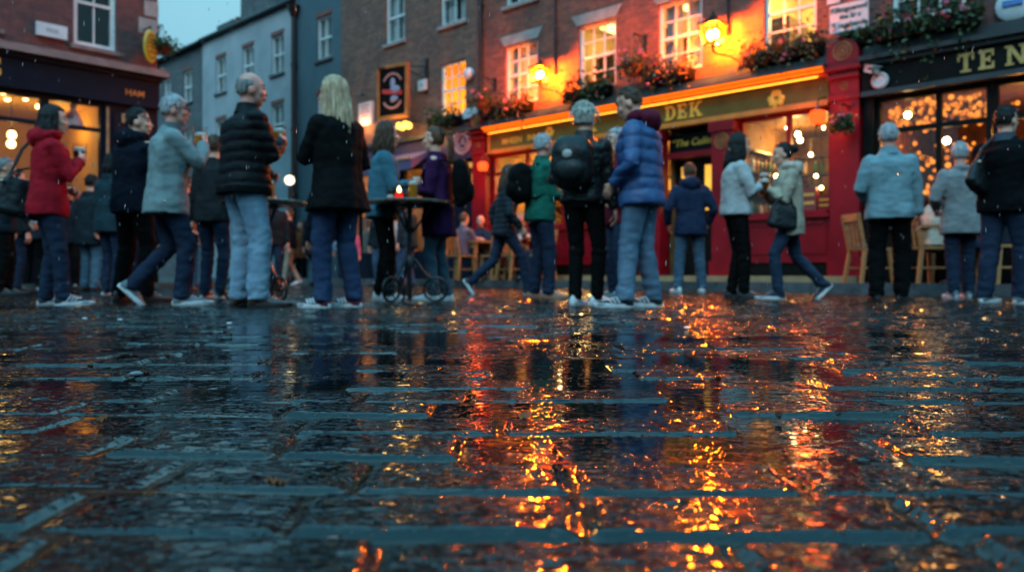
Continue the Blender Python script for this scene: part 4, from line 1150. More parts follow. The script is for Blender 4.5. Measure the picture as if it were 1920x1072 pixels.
# white painted plaque on the brick
e = on_wall('wall_plaque', FA, 1592, 32, -.012, 'white plaque with black lettering on the brick above the red pilaster', 'sign', [('board', MB().box(-.27,.27,-.015,.010,-.20,.20), SIGN_PINK)])
bd_ = [c for c in e.children][0]
for txt, sz, zz, xx, mt in (('Kiltogoanod', .105, .12, 0, INK), ('the Sr c', .095, .01, .02, INK), ('ragsbanda', .10, -.11, .055, INK), ('S', .14, -.115, -.205, INK_RED)):
    o = mesh_obj('lettering', text_mesh(txt, sz), mt, bd_); o.matrix_local = Matrix.Translation((xx, -.019, zz)) @ Matrix.Rotation(R(90), 4, 'X')
on_wall('small_plaque', FA, 1563, 2, -.012, 'small pale plaque just above the white lettered plaque', 'sign', [('board', MB().box(-.09,.09,-.015,.010,-.045,.045), SIGN_PINK)])
# white oval plate of the dome alarm at the far right
mb = MB(); mb.lathe([(0,-.06), (.14,-.055), (.20,-.02), (.205,.0), (.205,.05)], 22, Matrix.Rotation(R(90),4,'X') @ Matrix.Scale(-1,4,(0,0,1)))
mb2 = MB(); mb2.box(-.11,.11,-.085,-.06,-.02,.05)
on_wall('alarm_bell', FA, 1901, 10, -.06, 'round white alarm box with a blue strip at the far right wall', 'alarm', [('case', mb, PLASTIC), ('strip', mb2, pm('blue_strip', (.08,.2,.5), .4))])
for fr, px, py, lab, w_, h_ in ((FA, 796, 161, 'square white alarm box beside the hanging pub sign', .13, .12), (FB, 95, 60, 'wide white box on the brick of the corner shop', .23, .11), (FA, 887, 213, 'white street name plate below the lit window by the downpipe', .22, .10)):
    mb = MB(); mb.box(-w_,w_,-.09,.0,-h_,h_); mb.box(-w_*1.03,w_*1.03,-.07,-.05,-h_*1.03,h_*1.03)
    m2 = MB(); m2.box(-w_*.4,w_*.4,-.094,-.0905,-h_*.35,h_*.3)
    on_wall('alarm_box' if 'plate' not in lab else 'name_plate', fr, px, py, -.002, lab, 'alarm' if 'plate' not in lab else 'sign', [('case', mb, PLASTIC), ('label_panel', m2, pm('pale_grey_label', (.38,.42,.44), .5))])
mb = MB(); mb.lathe([(0,0), (.12,0), (.14,.04), (.12,.10), (.05,.14), (0,.145)], 18, Matrix.Rotation(R(90),4,'X'))
on_wall('wall_speaker', FA, 882, 140, -.01, 'round white speaker on the wall beside the lit sash window', 'speaker', [('case', mb, PLASTIC), ('arm', MB().box(-.16,-.1,-.06,.0,-.03,.03), IRON)])
mb = MB(); mb.lathe([(0,0), (.11,0), (.115,.03), (.09,.05), (.08,.03), (.03,.025), (0,.04)], 20, Matrix.Rotation(R(90),4,'X'))
on_wall('round_floodlight', FA, 1651, 152, -.16, 'round pale floodlight at the left end of the black fascia', 'floodlight', [('lens', mb, PLASTIC), ('bracket', MB().box(-.015,.015,.0,.03,-.02,.18), IRON)])
mb = MB(); M_ = Matrix.Rotation(R(-35),4,'Z') @ Matrix.Rotation(R(20),4,'Y'); mb.box(-.14,.06,-.05,.05,-.045,.045,M_); mb.box(-.16,.08,-.06,.06,.046,.056,M_)
m2 = MB(); m2.ball((-.145,.095,0), .036, 10, 7)
on_wall('security_camera', FA, 1638, 131, -.24, 'white security camera above the floodlight on the black fascia', 'camera', [('case', mb, PLASTIC), ('mount', MB().tube([(0,0,-.04),(0,.05,-.0),(0,.235,.05)], .016, 8), IRON), ('globe', MB().ball((.0,.06,.17), .05, 12, 8), PLASTIC)])
# gold oval sign projecting at the shop corner
u_, z_ = hit(FB, 282, 88, -.34)
e = empty('oval_sign', FB.w(u_, -.34, z_), FB.rz, 'gold oval sign hanging from the corner of the brick shop', 'sign')
Mo = Matrix.Rotation(R(28),4,'Z')
mb = MB(); mb.lathe([(0,-.025), (.20,-.025), (.215,0), (.20,.025), (0,.025)], 26, Mo @ Matrix.Scale(1.42,4,(0,0,1)) @ Matrix.Scale(.78,4,(1,0,0)) @ Matrix.Rotation(R(90),4,'X')); mb.build('board', pm('yellow_gold_paint', (.62,.44,.04), .4, (.42,.28,.02), 8), e)
mb = MB(); mb.torus((0,0,0), .15, .008, Mo @ Matrix.Translation((0,-.03,0)) @ Matrix.Scale(1.42,4,(0,0,1)) @ Matrix.Scale(.78,4,(1,0,0)))
for zz, w_ in ((.12,.05), (.05,.08), (-.02,.085), (-.10,.06)): mb.tube([Mo @ Vector((-w_,-.031,zz)), Mo @ Vector((-w_*.2,-.033,zz+.025)), Mo @ Vector((w_*.3,-.033,zz-.012)), Mo @ Vector((w_,-.031,zz+.01))], .011, 6)
mb.build('emblem', pm('dark_olive_paint', (.07,.05,.01), .5), e)
mb = MB(); mb.tube([(0,0,.29), (0,0,.36), (0,.33,.36)], .014, 7); mb.build('bracket', IRON, e)
# hanging pub sign with bracket on the brown house
uw = hit(FA, 801, 110, 0)[0]
yo_ = -1.05
ub, zb_ = hit(FA, 737, 172, -.62)
e = empty('hanging_sign', FA.w(uw, 0, 4.55), FA.rz, 'black pub sign in an orange frame hanging from an iron bracket', 'sign')
Ms = Matrix.Translation((ub-uw, -.62, zb_-4.55)) @ Matrix.Rotation(R(14),4,'Z')
hw, hh = .43, .60
fr_ = MB()
for q in ((-hw,-hw+.07,-hh,hh), (hw-.07,hw,-hh,hh), (-hw+.07,hw-.07,-hh,-hh+.07), (-hw+.07,hw-.07,hh-.07,hh)): fr_.box(q[0],q[1],-.045,.045,q[2],q[3],Ms)
fr_.build('frame', pm('orange_brown_frame', (.42,.17,.05), .4, (.26,.10,.03), 5, coat=.3), e, False)
bo = MB(); bo.box(-hw+.07,hw-.07,-.025,.025,-hh+.07,hh-.07,Ms); bo = bo.build('board', BLACK_PAINT, e, False)
em = MB()
for k in range(11):
    a = R(30+12*k); em.ball(Ms @ Vector((.26*math.cos(a), -.03, .13+.26*math.sin(a))), (.03,.012,.03), 8, 5)
    a = R(210+12*k); em.ball(Ms @ Vector((.26*math.cos(a), -.03, -.13+.24*math.sin(a))), (.03,.012,.03), 8, 5)
em.build('emblem_dots', pm('rose_paint', (.6,.28,.26)), bo)
em = MB(); em.ball(Ms @ Vector((0,-.03,.18)), (.10,.014,.12), 12, 7); em.ball(Ms @ Vector((0,-.028,.03)), (.27,.014,.10), 14, 7); em.ball(Ms @ Vector((0,-.028,-.17)), (.20,.012,.07), 14, 7); em.build('emblem_shield', pm('mauve_paint', (.42,.34,.42), .5, (.28,.2,.3), 9), bo)
em = MB(); em.prism([(-.27,-.03), (.27,-.10), (.27,-.005), (-.27,.065)], -.05, -.036, Ms); em.build('emblem_band', pm('scarlet_paint', (.65,.06,.05), .5, (.45,.04,.04), 9), bo)
br = MB(); tz = Ms @ Vector((0,0,hh))
br.box(-.05,.05,-.03,-.001,-.25,.52); lx = tz.x-.28
br.tube([(0,-.02,.36), (lx*.5,-.45,.33), (lx,-.80,.30)], .022, 8); br.tube([(0,-.02,-.05+.1), (lx*.45,-.42,.31)], .014, 7); br.ball((lx,-.80,.30), .04, 10, 7)
for sx in (-.3,.3):
    p = Ms @ Vector((sx,0,hh)); br.tube([p, (p.x,p.y,max(p.z+.02,.32))], .012, 6)
br.build('bracket', IRON, e)
# pale notice board and lamp beside the sign, lit shop sign below
u_, z_ = hit(FA, 686, 212, -.05)
e = empty('notice_board', FA.w(u_, -.05, z_), FA.rz, 'pale pink notice board on the brick left of the hanging sign', 'sign')
mb = MB(); mb.box(-.26,.26,-.03,.048,-.30,.25); mb.build('board', SIGN_PINK, e, False)
mb = MB()
for k, w_ in enumerate((.18,.14,.19,.1)): mb.box(-w_,w_,-.034,-.031,.16-.08*k,.185-.08*k)
mb.build('lettering', pm('rose_ink', (.35,.08,.10), .6), e, False)
mb = MB(); mb.tube([(0,.05,.42), (0,-.12,.46)], .012, 6); mb.lathe([(.02,.06), (.06,.02), (.07,-.02)], 10, Matrix.Translation((0,-.14,.40))); mb.build('lamp', IRON, e)
point_light('notice_light', FA.w(u_, -.22, z_-.34), (1,.45,.16), 9, .05)
u_, z_ = hit(FA, 757, 236, -.5)
e = empty('lit_shop_lamp', FA.w(u_, -.5, z_), FA.rz, 'cluster of glowing yellow globes under the hanging pub sign', 'lamp')
mb = MB()
for k in range(4): mb.ball((-.16+.11*k, 0, .02*(-1)**k), .075, 12, 8)
mb.build('globes', emis('yellow_globe', (1,.50,.06), 2.6), e)
mb = MB(); mb.tube([(-.2,0,.10),(.22,0,.10)], .02, 7); mb.tube([(0,0,.10), (0,.49,.16)], .016, 6); mb.build('arm', IRON, e)
point_light('globe_light', FA.w(u_, -.7, z_-.1), (1,.5,.1), 16, .12)
# distant lamp posts in the lane
for px, py, Y, lab in ((543,338,19.0,'pale globe street lamp glowing beyond the left high table'), (540,360,22.0,'second pale globe street lamp low beyond the left high table'), (590,290,20.0,'small orange lamp far down the lane')):
    p = ground_pt(px, Y); z_ = CH+(HZ-py)*Y/F
    e = empty('street_lamp', p, 0, lab, 'street lamp', None)
    mb = MB(); mb.tube([(0,0,.0), (0,0,z_-.16)], [.06,.035], 8); mb.lathe([(.10,0),(.10,.25),(.06,.3)], 10); mb.build('post', IRON, e)
    mb = MB(); mb.ball((0,0,z_), .115 if 'globe' in lab else .08, 14, 9); mb.build('globe', emis('pale_globe', (1,.86,.55), 1.7) if 'globe' in lab else emis('orange_globe', (1,.3,.06), 2.5), e)
# ------------------------------------------------------------------ people
def cloth(name, c, c2=None, rough=.82, **kw):
    return pm(name, c, rough, c2 or tuple(x*.6 for x in c), kw.pop('nscale', 7), bump=kw.pop('bump', .25), bscale=kw.pop('bscale', 160), spec=kw.pop('spec', .08), **kw)
SKIN = pm('skin', (.74,.38,.27), .5, (.60,.27,.18), 14, bump=.06, bscale=120)
SKIN_RED = pm('ruddy_skin', (.66,.29,.21), .5, (.52,.19,.14), 14, bump=.06, bscale=120)
LIPS = pm('lips', (.42,.12,.11), .4)
EYE = pm('eye_dark', (.02,.015,.012), .2)
HAIR = {k: pm(k+'_hair', c, .42, c2, 40, (1,1,.2), bump=.9, bscale=120, spec=.2) for k, c, c2 in (
    ('black', (.016,.012,.011), (.007,.006,.006)), ('brown', (.10,.05,.028), (.04,.02,.012)), ('blonde', (.66,.45,.29), (.27,.16,.09)),
    ('platinum', (.56,.53,.47), (.30,.27,.22)), ('white', (.46,.46,.47), (.24,.24,.25)), ('grey', (.26,.25,.24), (.10,.10,.10)), ('auburn', (.15,.06,.03), (.05,.02,.012)))}
DENIM = {'light': cloth('light_denim', (.27,.38,.47), (.10,.17,.25), nscale=5, stretch=(1,1,.35), bump=.3), 'mid': cloth('mid_denim', (.07,.11,.18), (.035,.06,.11), nscale=4, bump=.3), 'dark': cloth('dark_denim', (.022,.034,.062), (.012,.018,.036), nscale=4, bump=.3), 'teal': cloth('teal_denim', (.05,.10,.13), (.03,.06,.085), nscale=4, bump=.3)}
BLACK_CLOTH = cloth('black_cloth', (.0045,.0045,.005), (.003,.003,.003))
RUBBER = pm('white_rubber', (.70,.70,.70), .45, (.52,.52,.53), 20)
DARK_RUBBER = pm('dark_rubber', (.02,.018,.016), .6)
SHOE = {'white': pm('white_leather', (.68,.67,.67), .4, (.55,.54,.54), 12), 'navy': pm('navy_suede', (.012,.018,.035), .7), 'maroon': pm('maroon_suede', (.10,.01,.03), .7), 'black': pm('black_suede', (.012,.012,.013), .55),
        'brown': pm('brown_leather', (.075,.026,.013), .35, (.04,.014,.008), 10, coat=.3), 'tan': pm('tan_suede', (.36,.20,.13), .7, (.26,.14,.09), 8), 'grey': pm('grey_suede', (.14,.17,.19), .7, (.09,.11,.12), 8), 'teal': pm('teal_canvas', (.03,.12,.13), .7)}

def RZ(a): return Matrix.Rotation(a, 3, 'Z')
def ik(a, c, l1, l2, pole):
    v = c-a; d = v.length
    if d > (l1+l2)*.999: c = a+v.normalized()*(l1+l2)*.999; v = c-a; d = v.length
    x_ = (l1*l1-l2*l2+d*d)/(2*d); h_ = math.sqrt(max(l1*l1-x_*x_, 0))
    n = v.normalized(); p = pole-n*pole.dot(n)
    if p.length < 1e-4: p = Vector((0,0,1))
    return a+n*x_+p.normalized()*h_, c

def hand_mesh(mb, W, d, n, s, curl, spread=.0):
    """palm, five separate fingers of unequal length and a thumb leaving the side of the palm; d along, n out of the palm, s thumb side"""
    d, n, s = d.normalized(), n.normalized(), s.normalized()
    def fr(t, hw, ht, off=0.0, sh=0.0):
        c = W+d*t+n*off+s*sh
        return [c+s*hw*math.cos(a)+n*ht*math.sin(a) for a in (2*math.pi*k/12 for k in range(12))]
    mb.loft([fr(-.03,.025,.019), fr(.0,.027,.018), fr(.03,.037,.018), fr(.062,.041,.016), fr(.088,.040,.012), fr(.094,.034,.006)])
    for off, L, r, cf in ((.030,.070,.0088,.92), (.010,.079,.009,1.0), (-.010,.073,.0086,1.06), (-.029,.057,.0076,1.16)):
        p = W+d*.085+s*off; a = 0; pts = [p-d*.02, p]; rs = [r, r*1.08]
        for seg, bend in ((.42, .9), (.32, 1.15), (.26, .75)):
            a += R(curl*cf*bend)
            p = p+(d*math.cos(a)+n*math.sin(a))*L*seg+s*off*spread*.3; pts.append(p); rs.append(r*(1.0-.25*len(pts)/6))
        mb.tube(pts, rs, 8); mb.ball(p, rs[-1]*1.0, 8, 5)
    c = min(curl, 45)/45
    p0 = W+d*.022+s*.026+n*.006; p1 = p0+(d*.62+s*.62+n*.30).normalized()*.040; p2 = p1+(d*.75+s*(.35-.45*c)+n*(.25+.6*c)).normalized()*.034; p3 = p2+(d*(.8-.25*c)+s*(.1-.5*c)+n*(.2+.75*c)).normalized()*.027
    mb.tube([p0-d*.01, p0, p1, p2, p3], [.013,.0135,.0115,.0100,.0085], 8); mb.ball(p3, .0085, 8, 5)

def shoe_parts(root, A, yaw, pitch, mat, sole, sc, stripes=None, high=0.0, big=1.0):
    M = Matrix.Translation(A) @ Matrix.Rotation(yaw,4,'Z') @ Matrix.Rotation(pitch,4,'Y') @ Matrix.Translation((.03,0,-.085)) @ Matrix.Scale(big,4)
    prof = [(-.092,.016,.055), (-.085,.029,.082+high), (-.062,.037,.096+high), (-.025,.039,.098+high), (.012,.040,.088+high*.4), (.05,.043,.070), (.095,.047,.056), (.135,.047,.048), (.168,.040,.041), (.190,.026,.033), (.200,.010,.026)]
    mb = MB(); rings = []
    for x_, hw, h_ in prof:
        r_ = []
        for k in range(14):
            a = 2*math.pi*k/14; cy, sz = math.cos(a), math.sin(a)
            hw2 = hw*(1 if sz < .2 else 1-.25*sz*(1 if x_ < .03 else .6))
            r_.append(Vector((x_, hw2*cy, .012+(h_-.012)*max(0, (sz+.5)/1.5) if sz > -.5 else .012)))
        rings.append(r_)
    mb.loft(rings, M)
    sh = mb.build('shoe', mat, root, True, None, sc, 60)
    so = MB(); out = []
    for k in range(26):
        a = 2*math.pi*k/26; x_ = .054+.152*math.cos(a)
        hw = .043*(abs(math.sin(a))**.72)*(1.14 if x_ > .07 else .95)
        out.append((x_, math.copysign(hw, math.sin(a))))
    rings = [[Vector((x_*q, y_*q, z_)) for x_, y_ in out] for z_, q in ((0,.96), (.006,1.0), (.028,1.015), (.033,.97))]
    so.loft(rings, M); so.build('sole', sole, sh, True, None, sc)
    if stripes:
        st = MB()
        for sy in (-1, 1):
            for k in range(3):
                x_ = .020+.030*k
                st.tube([M @ Vector((x_-.012, sy*.0485*(1 if x_ < .03 else 1.04), .036)), M @ Vector((x_+.006, sy*.046, .058)), M @ Vector((x_+.016, sy*.033, .077-.22*max(0,x_-.02)))], [(.0045,.009)]*3, 6)
        st.build('stripes', stripes, sh, True, None, sc)
    la = MB()
    for k in range(4):
        x_ = .025+.022*k; z_ = .088-.0105*k+high*.2
        la.tube([M @ Vector((x_,-.020,z_-.008)), M @ Vector((x_+.004,0,z_+.002)), M @ Vector((x_,.020,z_-.008))], .0035, 5)
    la.build('laces', stripes or RUBBER, sh, True, None, sc)

def person(label, px, Y, H=1.7, yaw=0, feet=None, ph=.945, lean=2, twist=0, hyaw=0, hpitch=0, hands=None, top=None, legs=None, shoes=None,
           hair=None, skin=None, bulk=1.0, zg=0.0, face=False, glasses=False, far=False, group='people standing about in the lane'):
    """top: dict(mat, hem, style, flare); legs: (mat, width); shoes: (mat, sole, stripes); hair: (style, colour, length); hands: {side: (target, mode)}"""
    yw = R(yaw)
    root = empty('person', ground_pt(px, Y, zg), yw, label, 'person', group)
    sc = H/1.75
    skin = skin or SKIN
    vx = .018 if far else .0115
    P = Vector((0,0,ph)); ln = R(lean)
    U = Vector((math.sin(ln),0,math.cos(ln))); FW = Vector((math.cos(ln),0,-math.sin(ln)))
    def T(h_, x_, y_):
        a = R(twist)*min(max(h_/.45,0),1); ca, sa = math.cos(a), math.sin(a)
        return P+U*h_+FW*(x_*ca-y_*sa)+Vector((0,x_*sa+y_*ca,0))
    def ring(h_, hw, hd, xo=0.0, n=20, e=2.5):
        o = []
        for k in range(n):
            a = 2*math.pi*k/n; c, s = math.cos(a), math.sin(a)
            o.append(T(h_, xo+hd*math.copysign(abs(c)**(2/e), c), hw*math.copysign(abs(s)**(2/e), s)))
        return o
    # ---- joints
    feet = feet or {'L': (.03,.10,0,0,0), 'R': (-.02,-.10,0,0,0)}
    leg = {}
    for sd, sg in (('L',1), ('R',-1)):
        fx, fy, fz, fyaw, fp = feet[sd]
        p_ = R(fp)
        az = .085*math.cos(p_)+.15*math.sin(p_) if fp >= 0 else .085*math.cos(p_)+.06*math.sin(-p_)
        Aj = Vector((fx, fy, fz+az))
        Hj = P+Vector((0, sg*.088, -.035))
        pole = RZ(R(fyaw)) @ Vector((1,0,.0))
        K, Aj = ik(Hj, Aj, .420, .412, pole)
        leg[sd] = (Hj, K, Aj, R(fyaw), p_)
    hands = hands or {}
    arm = {}
    for sd, sg in (('L',1), ('R',-1)):
        Sj = T(.425, -.005, sg*.166*bulk**.5)
        tg, mode = hands.get(sd, ((.05, sg*.27, .80), 'hang'))
        Wj = Vector(tg)
        pole = T(.2, -.5, sg*.45)-T(.2,0,0)+Vector((0,0,-.35))
        Ej, Wj = ik(Sj, Wj, .295, .255, pole)
        arm[sd] = (Sj, Ej, Wj, mode)
    HB = T(.535, .012, 0)
    Rh = (Matrix.Rotation(R(hyaw),4,'Z') @ Matrix.Rotation(ln*.4+R(hpitch),4,'Y'))
    HC = HB+(Rh.to_3x3() @ Vector((.018,0,.132)))
    MH = Matrix.Translation(HC) @ Rh
    # ---- the body: one continuous skin
    mb = MB()
    mb.loft([ring(-.10,.13,.09), ring(0,.165,.11), ring(.12,.142,.10), ring(.30,.16,.112), ring(.42,.15,.095), ring(.475,.088,.066), ring(.53,.058,.056)])
    mb.tube([T(.47,0,0), T(.535,.008,0), HC+(Rh.to_3x3() @ Vector((-.012,0,-.045)))], [.062,.056,.055], 14)
    mb.ball((-.008,0,.022), (.098,.079,.108), 20, 14, MH); mb.ball((.030,0,-.045), (.062,.058,.075), 16, 10, MH); mb.ball((.062,0,-.092), (.026,.030,.022), 12, 8, MH)
    mb.ball((.070,0,-.012), (.032,.052,.055), 12, 8, MH)
    mb.tube([(.080,0,.028), (.098,0,-.002), (.114,0,-.022), (.098,0,-.034)], [.008,.010,.0145,.010], 8, MH)
    mb.ball((.078,0,.042), (.018,.050,.013), 12, 7, MH)
    for sg in (-1,1):
        mb.ball((-.004,sg*.080,-.012), (.020,.010,.032), 10, 8, MH); mb.ball((.066,sg*.038,-.020), (.026,.024,.024), 10, 7, MH)
    mb.ball((.094,0,-.056), (.012,.024,.008), 10, 6, MH); mb.ball((.092,0,-.068), (.012,.020,.008), 10, 6, MH)
    for sd in 'LR':
        Sj, Ej, Wj, mode = arm[sd]; Hj, K, Aj, fy, fp = leg[sd]
        mb.ball(Sj, .058); mb.tube([Sj, Sj.lerp(Ej,.5), Ej, Ej.lerp(Wj,.4), Wj], [.052,.047,.040,.040,.027], 12)
        mb.tube([Hj, Hj.lerp(K,.5), K, K.lerp(Aj,.35), Aj, Aj-Vector((0,0,.03))], [.082,.072,.054,.052,.036,.038], 12)
        ft = Matrix.Translation(Aj) @ Matrix.Rotation(fy,4,'Z') @ Matrix.Rotation(fp,4,'Y')
        mb.tube([ft @ Vector((-.03,0,-.04)), ft @ Vector((.05,0,-.052)), ft @ Vector((.12,0,-.062))], [.028,.026,.018], 10)
    body = remesh(mb, .014 if far else .0075, 3)
    grip = None
    for sd, sg in (('L',1), ('R',-1)):
        Sj, Ej, Wj, mode = arm[sd]
        fd = (Wj-Ej).normalized()
        if mode == 'hold':
            d = Vector((fd.x, fd.y, fd.z*.25)).normalized(); n = Vector((0,0,1)).cross(d)*(1 if sd == 'R' else -1); n = n.normalized(); s = Vector((0,0,1)); cu = 38
            s = (s-d*s.dot(d)).normalized()
            grip = (Wj+d*.092+n*.050, s)
        elif mode == 'hang':
            d = (fd+Vector((0,0,-.6))).normalized(); n = Vector((-.15,-sg,0)); n = (n-d*n.dot(d)).normalized(); s = d.cross(n)*(1 if sd == 'L' else -1); s = s if s.x > 0 else -s; cu = 24
        elif mode == 'pocket':
            d = (fd+Vector((.1,-sg*.2,-.5))).normalized(); n = Vector((0,-sg,0)); n = (n-d*n.dot(d)).normalized(); s = d.cross(n); s = s if s.x > 0 else -s; cu = 15
        else:                                   # 'rest': loosely closed in front of the body
            d = fd; n = Vector((-.4,-sg*.8,-.5)); n = (n-d*n.dot(d)).normalized(); s = d.cross(n); s = s if s.z > 0 else -s; cu = 42
        hm = MB(); hand_mesh(hm, Wj, d, n, s, cu)
        if not far: hm = remesh(hm, .0042, 2)
        body.add(hm.v, hm.f)
    bo = body.build('body', skin, root, True, None, sc, 80)
    if face:
        for sg in (-1,1):
            m_ = MB(); m_.ball((.083,sg*.031,.014), (.012,.016,.009), 10, 7, MH); m_.build('eye', EYE, bo, True, None, sc)
            m_ = MB(); m_.tube([MH @ Vector((.093,sg*.014,.040)), MH @ Vector((.092,sg*.036,.046)), MH @ Vector((.074,sg*.056,.040))], [.004,.005,.003], 6); m_.build('eyebrow', HAIR[hair[1] if hair[1] not in ('platinum','white','blonde') else 'brown'], bo, True, None, sc)
        m_ = MB(); m_.ball((.098,0,-.061), (.011,.025,.008), 12, 7, MH); m_.build('lips', LIPS, bo, True, None, sc)
    if glasses:
        m_ = MB()
        for sg in (-1,1):
            m_.torus((.105,sg*.034,.012), .024, .003, MH, 18, 6, 'x'); m_.tube([MH @ Vector((.103,sg*.058,.018)), MH @ Vector((.05,sg*.080,.016)), MH @ Vector((-.01,sg*.084,.008))], .003, 6)
        m_.build('glasses', IRON, root, True, None, sc)
    # ---- trousers
    lm, lw = legs
    mb = MB()
    mb.loft([ring(.07,.158*bulk**.5,.118*bulk**.5), ring(.0,.176*bulk**.5,.128*bulk**.5), ring(-.06,.178,.125), ring(-.11,.165,.105)])
    for sd in 'LR':
        Hj, K, Aj, fy, fp = leg[sd]
        bot = Aj+Vector((0,0,-.035)) if lw > .9 else Aj+Vector((0,0,.02))
        k_ = (K-Hj).normalized()
        mb.tube([Hj+Vector((0,0,.05)), Hj.lerp(K,.25), Hj.lerp(K,.6), K, K.lerp(Aj,.3), K.lerp(Aj,.7), Aj.lerp(bot,.2), bot],
                [(.100*lw**.5,.094*lw**.5), (.098*lw**.6,.092*lw**.6), .080*lw**.7, .068*lw, .067*lw, .062*lw, (.062*lw,.058*lw), (.064*lw,.056*lw)], 14, ref=(1,0,0))
    def dl(c):
        w1 = vnoise(c, (9,9,20), px*.01); w2 = vnoise(c, (22,22,40), px*.02+5)
        q = np.clip(1-np.abs(c[:,2]-.48)/.2, 0, 1)+1.5*np.clip(1-(c[:,2]-.1)/.22, 0, 1)
        return w1*.007*(.6+q)+w2*.0035*(.5+q)
    remesh(mb, vx, 5, dl).build('trousers', lm, root, True, None, sc, 80)
    # ---- shoes
    sm, sl, stp = shoes
    for sd in 'LR':
        Hj, K, Aj, fy, fp = leg[sd]
        shoe_parts(root, Aj, fy, fp, sm, sl, sc, stp, .03 if sm.name.startswith('brown') else 0, 1.06 if bulk > 1.0 else 1.0)
    # ---- coat / jacket / sweater
    b = bulk; st = top.get('style', 'jacket'); hem = top.get('hem', -.12); fl = top.get('flare', 1.0); tk = top.get('thick', 1.0); bl = top.get('belly', 0)
    mb = MB()
    rs = []
    if hem < -.03:
        rs += [ring(hem, .188*b*fl*tk, .142*b*fl*tk, .0), ring(hem*.5, .190*b*(1+fl)/2*tk, .145*b*(1+fl)/2*tk, bl*.5)]
    rs += [ring(0,.182*b*tk,.138*b*tk,bl), ring(.12,.172*b*tk,.130*b*tk,bl), ring(.30,.192*b*tk,.142*b*tk,.008), ring(.40,.188*b*tk,.128*b*tk,0), ring(.455,.152*b**.7,.100*tk,0), ring(.495,.100*b**.5,.082*tk,.0), ring(.53,.076,.076,.008)]
    mb.loft(rs)
    if st not in ('sweater',): mb.loft([ring(.48,.085,.080,.0), ring(.52,.076,.074,.004), ring(.545,.070,.070,.008)])
    else: mb.loft([ring(.48,.08,.075,.0), ring(.535,.070,.070,.008)])
    for sd in 'LR':
        Sj, Ej, Wj, mode = arm[sd]
        f_ = tk*b**.5
        end = Ej.lerp(Wj, .95)
        mb.ball(Sj+Vector((0,0,-.008)), .072*f_)
        mb.tube([Sj, Sj.lerp(Ej,.5), Ej, Ej.lerp(Wj,.5), end], [.072*f_, .066*f_, .060*f_, .054*f_, .045*f_], 14)
    if st == 'hood':
        mb.ball(T(.50,-.085,0), (.075,.125,.085), 16, 10)
        for k in range(-5, 6): 
            a = R(k*26); mb.ball(T(.525-.0*k, -.045-.055*math.cos(a)+.03, .105*math.sin(a)), .040, 10, 7)
    if st == 'coat': mb.ball(T(.50,-.04,0), (.07,.10,.05), 14, 9)
    zs0 = ph
    def dj(c):
        w1 = vnoise(c, (6,6,9), px*.013+2); w2 = vnoise(c, (17,17,23), px*.017); w3 = vnoise(c, (40,40,40), px*.011)
        o = w1*.011+w2*.006+vnoise(c, (11,11,2.2), px*.019)*(.013 if st != 'puffer' else .004)
        if st in ('puffer',) or top.get('quilt'):
            q = np.abs(np.sin(c[:,2]*math.pi/top.get('quilt', .055)+w1*.6)); o = o*.7+(q**.5-.7)*.013+w3*.0025
        if st == 'sweater': o = o+.0022*np.sin(c[:,2]*300)+w3*.002
        if top.get('leather'): o = o*1.4+w3*.004
        return o
    jk = remesh(mb, vx, 5, dj).build('sweater' if st == 'sweater' else ('coat' if hem < -.2 else 'jacket'), top['mat'], root, True, None, sc, 80)
    if top.get('seam') is not False and not far:
        m_ = MB()
        for k in range(9):
            pass
        hb = top.get('trim')
        if hb:
            m_.loft([ring(hem+.03, .192*b*fl*tk, .147*b*fl*tk), ring(hem-.012, .192*b*fl*tk, .147*b*fl*tk)]); m_.build('hem_band', hb, jk, True, None, sc)
    if top.get('collar'):
        m_ = MB(); m_.loft([ring(.49,.094,.088,.002), ring(.525,.082,.080,.006), ring(.562,.078,.078,.012), ring(.564,.062,.064,.012), ring(.53,.062,.062,.01)]); m_.build('collar', top['collar'], jk, True, None, sc)
    if top.get('hoodmat'):
        m_ = MB(); m_.ball(T(.505,-.095,0), (.080,.130,.090), 18, 12)
        for k in range(-5, 6):
            a = R(k*26); m_.ball(T(.535, -.03-.055*math.cos(a)+.03, .105*math.sin(a)), .046, 10, 7)
        hm_ = remesh(m_, .012, 5, lambda c: vnoise(c, 14, 3)*.012); hm_.build('hood', top['hoodmat'], jk, True, None, sc, 80)
    if top.get('shirt'):
        m_ = MB(); m_.loft([ring(hem-.02,.10,.148,.03), ring(.15,.08,.136,.022), ring(.3,.06,.14,.012)]); m_.build('shirt', top['shirt'], root, True, None, sc)
    # ---- hair
    hs_, hc, hl = (hair+(0,))[:3]
    hm = HAIR[hc]
    mb = MB(); nu, nv = (34, 24)
    vs = []; 
    for j in range(nv+1):
        el = math.pi*(j/nv-.5)
        for i_ in range(nu):
            az = 2*math.pi*i_/nu
            d = Vector((math.cos(el)*math.cos(az), math.cos(el)*math.sin(az), math.sin(el)))
            facew = d.x-.18-.12*abs(d.y)
            hide = (d.x > .10 and d.z < .62-.25*(1-d.x)) or (d.z < (-.60 if hs_ in ('short','bald','pixie') else -.68))
            if hs_ in ('short','bald') and d.x > -.25 and d.z < -.12: hide = True
            if hs_ == 'bald' and d.z > .42-.10*d.x: hide = True
            vol = {'short': 1.045, 'bald': 1.02, 'pixie': 1.15, 'bun': 1.05, 'pony': 1.05, 'long': 1.09, 'bob': 1.12}[hs_]
            nzv = noise.noise(d*4.5+Vector((px*.1,0,0)))*.06+noise.noise(d*13+Vector((0,px*.1,0)))*(.06 if hs_ in ('pixie','short','bob','long') else .015)
            k = .80 if hide else vol+nzv
            if hs_ == 'pixie' and not hide: k += .05*max(0,d.z)
            vs.append(MH @ Vector((-.010+.100*k*d.x, .082*k*d.y, .022+.111*k*d.z)))
    fs = []
